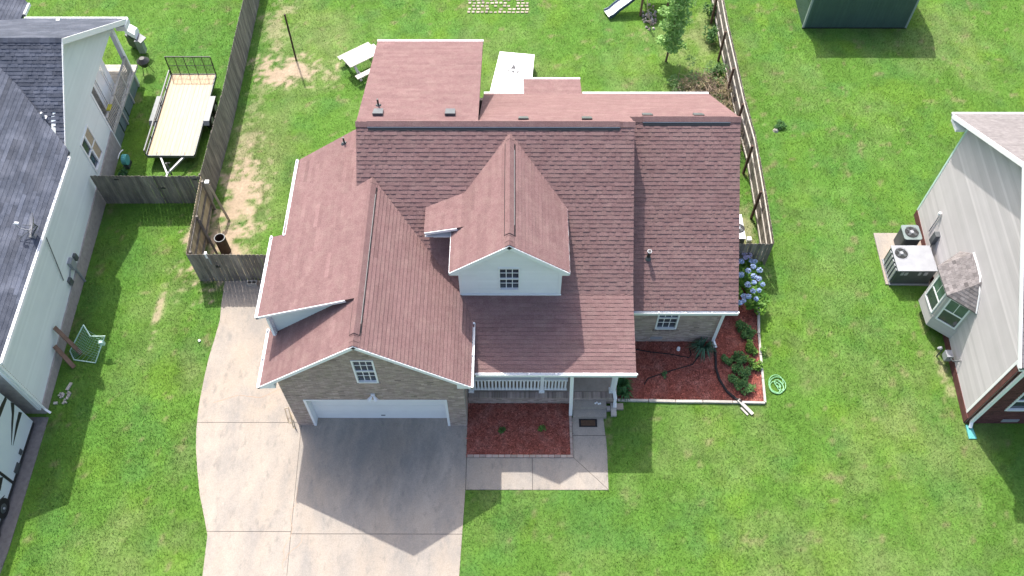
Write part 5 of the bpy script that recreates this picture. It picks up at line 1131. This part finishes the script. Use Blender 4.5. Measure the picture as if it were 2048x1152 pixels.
cs = np.concatenate([clump(random.uniform(15.3, 17.15), random.uniform(13.6, 18.6), random.uniform(.3, .75), 0.28, 0.28, 0.25, 70) for _ in range(26)]+[clump(x, y, 0.3, 0.33, 0.33, 0.3, 170) for x, y in ((14.95, 17.0), (15.15, 16.2), (14.75, 17.5), (15.3, 15.3), (16.9, 17.4), (15.6, 17.4), (16.8, 16.0), (16.9, 14.6))])
leaves('weeds', cs, 0.12, (0.09, 0.19, 0.06), (0.17, 0.28, 0.10), bp, 0.6, 0.35)
def bush(name, lab, cat, x, y, r, h, n, c1, c2, size=0.1, group=None, asp=0.5, stems=5, flat=0.6):
    o = thing(name, lab, cat, (x, y, 0), group); st_ = MB()
    for i in range(stems):
        a = i*2.4; st_.tube([(x, y, 0), (x+r*.5*math.cos(a), y+r*.5*math.sin(a), h*.6)], [0.012, 0.005], 4)
    st_.build('stem', 'bark', o)
    cs = np.concatenate([clump(x+random.gauss(0, r*.55), y+random.gauss(0, r*.55), h*random.uniform(.4, .8), r*.55, r*.55, h*.38, n//6) for _ in range(7)])
    leaves('foliage', cs, size, c1, c2, o, flat, asp); return o
for i, (x, y, r, h, w_) in enumerate(((17.0, 20.6, .35, .9, 'tall dark weed climbing the right fence near the top'), (16.9, 18.2, .3, .5, 'low weed against the right fence beside the young tree'), (17.05, 22.4, .3, .8, 'green vine at the fence by the top edge'))):
    bush('fence_weed', w_, 'weed', x, y, r, h, 420, (0.05, 0.13, 0.04), (0.09, 0.2, 0.05), 0.12, 'weeds along the right fence')
bush('lawn_weed', 'dark green weed tuft beside the pale rock on the right lawn', 'weed', 19.4, 14.8, .22, .2, 240, (0.05, 0.14, 0.04), (0.08, 0.2, 0.05), 0.1)
# hydrangea
hy = thing('hydrangea', 'blue flowering hydrangea hedge at the corner of the wing', 'shrub', (16.2, 5.8, 0))
st_ = MB(); cs = []; hc = []
for i in range(48):
    x = random.uniform(15.35, 17.0); y = random.uniform(4.7, 6.85); h = random.uniform(.65, .95)
    st_.tube([(x*.9+16.1*.1, y*.9+5.7*.1, 0), (x, y, h)], [0.012, 0.006], 4); cs.append(clump(x, y, h*.75, .3, .3, .28, 95))
st_.build('stems', 'bark', hy); leaves('foliage', np.concatenate(cs), 0.15, (0.06, 0.18, 0.03), (0.20, 0.38, 0.05), hy, 0.45, 0.62)
FL = [(16.72, 5.25), (16.78, 5.75), (16.3, 5.45), (16.4, 6.1), (16.75, 6.55), (16.2, 6.55), (15.75, 5.25), (16.55, 4.85), (16.9, 5.5), (15.55, 4.78), (15.9, 4.66), (16.05, 4.75), (15.7, 4.52), (15.35, 4.7), (16.25, 4.9), (16.45, 5.15), (16.55, 5.55), (16.62, 5.9), (16.65, 6.35), (16.1, 5.9), (15.8, 5.95), (15.6, 6.3), (16.0, 6.45), (16.4, 6.75), (16.55, 6.85), (16.35, 6.95), (16.0, 6.9), (15.7, 6.75), (16.15, 7.05), (15.35, 5.6), (15.32, 5.35), (16.1, 4.95), (15.5, 6.6), (16.9, 6.2), (16.6, 6.6)]
for i, (x, y) in enumerate(FL):
    r = random.uniform(.08, .12); c_ = clump(x, y, 1.06+random.uniform(-.06, .06), r, r, r*.8, 90, .8)
    col = ((0.33, 0.45, 0.70), (0.50, 0.60, 0.80)) if i < 21 or i > 28 else ((0.48, 0.46, 0.70), (0.62, 0.60, 0.80))
    leaves('flower_head', c_, 0.055, *col, hy, 0.7, 0.9)
# plants in the large bed
BED = [('small bushy shrub nearest the wall in the right of the bed', 16.05, 4.15, .22, .35), ('low green shrub by the right edging', 16.35, 3.75, .18, .3), ('light green shrub against the right edging', 16.35, 3.15, .22, .35),
       ('rounded green shrub in the middle of the right bed', 15.75, 2.75, .22, .45), ('strappy green plant left of the rounded shrub', 15.35, 2.65, .18, .3), ('yellow green shrub by the edging above the dark cable end', 16.3, 2.45, .2, .4),
       ('dark green shrub below the rounded shrub', 15.85, 2.15, .22, .4), ('wide dark shrub near the front of the right bed', 15.55, 1.85, .25, .4), ('green shrub nearest the front corner of the bed', 15.95, 1.5, .25, .4)]
for i, (lb, x, y, r, h) in enumerate(BED):
    c1, c2 = (((0.07, 0.17, 0.05), (0.14, 0.27, 0.08)), ((0.13, 0.27, 0.05), (0.22, 0.38, 0.07)))[i in (2, 5)]
    bush('bed_shrub', lb, 'shrub', x, y, r*1.15, h, 420, c1, c2, 0.09, 'shrubs in the red mulch bed')
def strappy(name, lab, x, y, r, n, c1, c2, h=.35):
    o = thing(name, lab, 'plant', (x, y, 0.03)); V = []; Fc = []; col = []
    for i in range(n):
        a = random.random()*2*math.pi; l = r*random.uniform(.6, 1.1); w_ = .016+.01*random.random(); d = Vector((math.cos(a), math.sin(a), 0)); s = Vector((-d.y, d.x, 0))*w_
        pts = [Vector((x, y, .04))+d*.03, Vector((x, y, .04))+d*l*.45+Vector((0,0,h*random.uniform(.7, 1.2))), Vector((x, y, .04))+d*l+Vector((0,0,h*.35*random.random()))]
        b = len(V); V += [pts[0]-s, pts[0]+s, pts[1]+s, pts[1]-s, pts[2]]; Fc += [(b, b+1, b+2, b+3), (b+3, b+2, b+4, b+4)]
        t = random.random(); k = [c1[j]*(1-t)+c2[j]*t for j in range(3)]; col += [k, k]
    me = bpy.data.meshes.new('blades'); me.from_pydata([tuple(v-Vector((x, y, .03))) for v in V], [], [f if f[2] != f[3] else f[:3] for f in Fc])
    at = me.attributes.new('col', 'FLOAT_COLOR', 'FACE'); at.data.foreach_set('color', np.array([c+[1] for c in col], np.float32).ravel())
    me.materials.append(M['leaf']); q = bpy.data.objects.new('blades', me); COL.objects.link(q); q.parent = o; return o
strappy('yucca', 'spiky grey green yucca at the wing corner by the downspout', 14.42, 3.15, .62, 90, (0.06, 0.14, 0.09), (0.12, 0.22, 0.13), .4)
strappy('daylily', 'leafy green daylily clump beside the porch post', 11.25, 1.55, .5, 90, (0.05, 0.14, 0.05), (0.10, 0.24, 0.08), .35)
strappy('daylily', 'lower daylily clump at the edge of the bed by the steps', 11.3, 1.22, .38, 60, (0.05, 0.14, 0.05), (0.10, 0.24, 0.08), .3)
bush('small_perennial', 'tiny green plant alone in the middle of the large bed', 'plant', 12.85, 2.05, .13, .18, 90, (0.07, 0.18, 0.06), (0.14, 0.28, 0.12), .07)
bush('small_perennial', 'dark tiny plant in the mulch bed nearest the garage', 'plant', 6.78, -0.24, .14, .18, 100, (0.05, 0.12, 0.03), (0.10, 0.20, 0.05), .07)
bush('small_perennial', 'lighter tiny plant in the mulch bed nearest the walk', 'plant', 8.22, -0.12, .16, .18, 120, (0.10, 0.20, 0.04), (0.16, 0.30, 0.06), .07)
bush('potted_plant', 'leafy plant growing against the white house foundation', 'plant', -9.85, 11.6, .25, .55, 260, (0.03, 0.09, 0.04), (0.06, 0.16, 0.06), .1)

# ------------------------------------------------------------ small things round the front
cb = MB(); cb.tube([(14.93, 3.18, 0.1), (14.92, 2.9, 0.09), (14.86, 2.35, 0.09), (14.93, 1.85, 0.09), (15.15, 1.35, 0.09), (15.42, 1.05, 0.12), (15.62, 0.90, 0.15)], 0.05, 8)
cb.build('drain_pipe', 'pipe', label='black corrugated drain pipe curving from the downspout to the lawn', cat='pipe')
bd_ = thing('wood_offcuts', 'two weathered boards lying at the end of the black drain pipe', 'boards', (15.7, 0.75, 0))
MB().beam((15.50, 0.98, 0.16), (15.98, 0.45, 0.05), 0.12, 0.05).build('board', 'oldwood', bd_); MB().beam((15.58, 0.72, 0.04), (15.80, 0.42, 0.04), 0.07, 0.03).build('board', 'stone', bd_)
MB().tube([(11.7, 3.2, .05), (12.4, 3.05, .06), (13.2, 2.95, .05), (13.9, 2.8, .05), (14.0, 2.95, .06), (13.95, 3.2, .05)], 0.022, 5).build('soaker_hose', 'pipe', label='thin dark hose across the mulch below the wing window', cat='hose')
MB().tube([(14.3, 2.9, .05), (14.0, 2.5, .06), (13.2, 2.25, .06), (12.5, 2.0, .06), (12.25, 1.9, .07), (12.1, 1.65, .05)], 0.022, 5).build('soaker_hose', 'pipe', label='thin dark hose running from the yucca into the middle of the bed', cat='hose')
hs = []
for i in range(150):
    t = i/150*2*math.pi*5.3; r = .20+.13*math.sin(t*.37+.6)+.04*math.sin(t*1.7); hs.append((17.02+.05*math.sin(t*.21)+r*math.cos(t)+.1*(i/150), 1.68+r*1.15*math.sin(t)-.12*(i/150), .05+.015*(i % 7)/7))
MB().tube(hs, 0.016, 5).build('garden_hose', 'hose', label='loosely coiled bright green hose on the lawn by the bed corner', cat='hose')
dm = thing('doormat', 'brown doormat with dark border at the foot of the steps', 'doormat', (9.93, 0.1, 0.03))
MB().box(9.60, 10.26, -0.06, 0.255, 0.021, 0.035).build('border', 'pipe', dm); MB().box(9.67, 10.19, -0.01, 0.205, 0.035, 0.043).build('pile', 'mat', dm)
MB().box(10.78, 10.98, 0.35, 0.85, 0.0, 0.14).build('paving_block', 'stone', label='grey concrete block under the right porch downspout', cat='block')
MB().box(10.99, 11.25, 0.62, 0.86, 0.0, 0.10).build('paving_block', 'tanstone', label='pinkish paving block beside the porch corner', cat='block')
MB().box(10.62, 10.76, 0.55, 0.72, 0.0, 0.16).build('paving_block', 'greybrick', label='dark block wedged beside the steps', cat='block')
wl = thing('ornament', 'small white ornament lying on the top step', 'ornament', (10.3, 0.75, .34))
for i in range(4): MB().cyl((10.2+i*.06, 0.74+.03*math.sin(i*2), .335), .035, .02, .05, 8).build('petal', 'bright', wl)
yd = thing('wire_frame', 'small tan wire stand leaning on the left garage corner', 'stand', (-1.0, 0.1, 0))
for P_, Q_ in (((-1.12, 0.5, 0.35), (-1.0, 0.1, 0.02)), ((-0.98, 0.52, 0.4), (-0.86, 0.05, 0.02)), ((-1.12, 0.5, 0.35), (-0.98, 0.52, 0.4)), ((-1.0, 0.1, .02), (-0.86, .05, .02)), ((-0.86, 0.3, .5), (-0.80, -0.1, .02)), ((-0.72, 0.0, .45), (-0.72, -.15, .02)), ((-0.86, 0.3, .5), (-.72, 0, .45)), ((-.80, -.1, .02), (-.72, -.15, .02))):
    MB().tube([P_, Q_], 0.018, 5).build('wire', 'newwood', yd)
# grill by the left house
gr = thing('smoker_grill', 'white lidded grill with grey side shelf behind the left house', 'grill', (-11.0, 19.9, 0))
MB().prism([(-11.55+0.07*math.cos(t), 20.15, 0.95) for t in (0,)]*0 or [(-11.5, 20.5, .8), (-11.5, 20.62, 1.0), (-11.5, 20.55, 1.18), (-11.5, 20.3, 1.28), (-11.5, 20.05, 1.18), (-11.5, 19.98, 1.0), (-11.5, 20.1, .8)], (.62, -.42, 0)).build('lid', 'bright', gr)
MB().prism([(-11.5, 20.5, .8), (-10.88, 20.08, .8), (-11.05, 19.7, .8), (-11.62, 20.08, .8)], (0, 0, -.65)).build('cart', 'darkgrey', gr)
MB().prism([(-10.88, 20.08, .92), (-10.45, 19.75, .92), (-10.62, 19.35, .92), (-11.05, 19.7, .92)], (0, 0, -.05)).build('side_shelf', 'greymetal', gr)
MB().box(-10.98, -10.68, 19.5, 19.8, .15, .9).build('tank', 'lightmetal', gr)
gr2 = thing('fire_pit', 'round black kettle grill beside the deck post', 'grill', (-10.2, 18.5, 0))
MB().cyl((-10.35, 18.35, .45), .18, .3, .28, 16).build('bowl', 'black', gr2); MB().cyl((-10.35, 18.35, .73), .3, .12, .16, 16).build('lid', 'black', gr2)
for a in (0, 2.1, 4.2): MB().tube([(-10.35+.15*math.cos(a), 18.35+.15*math.sin(a), .5), (-10.35+.3*math.cos(a), 18.35+.3*math.sin(a), 0)], .015, 5).build('leg', 'black', gr2)
MB().beam((lx(14.1, .06), 14.0, 1.85), (lx(14.1, .06), 14.35, 1.85), .16, .05).build('cloth', 'yellow', label='small yellow cloth draped on the deck railing', cat='cloth')
hb = thing('hose_reel', 'dark hose reel with pale hoop against the foundation near the cross fence', 'hose reel', (-9.8, 12.4, 0))
MB().cyl((-9.95, 12.45, .4), .24, .24, .2, 16, axis=(1, 0, 0)).build('drum', 'teal', hb); MB().tube([(-9.98+.02*i, 12.2+.1*i, .75+.08*math.sin(i*.6)) for i in range(6)], .02, 6).build('hoop', 'bright', hb); MB().box(-10.0, -9.75, 12.25, 12.65, 0, .16).build('base', 'darkgrey', hb)
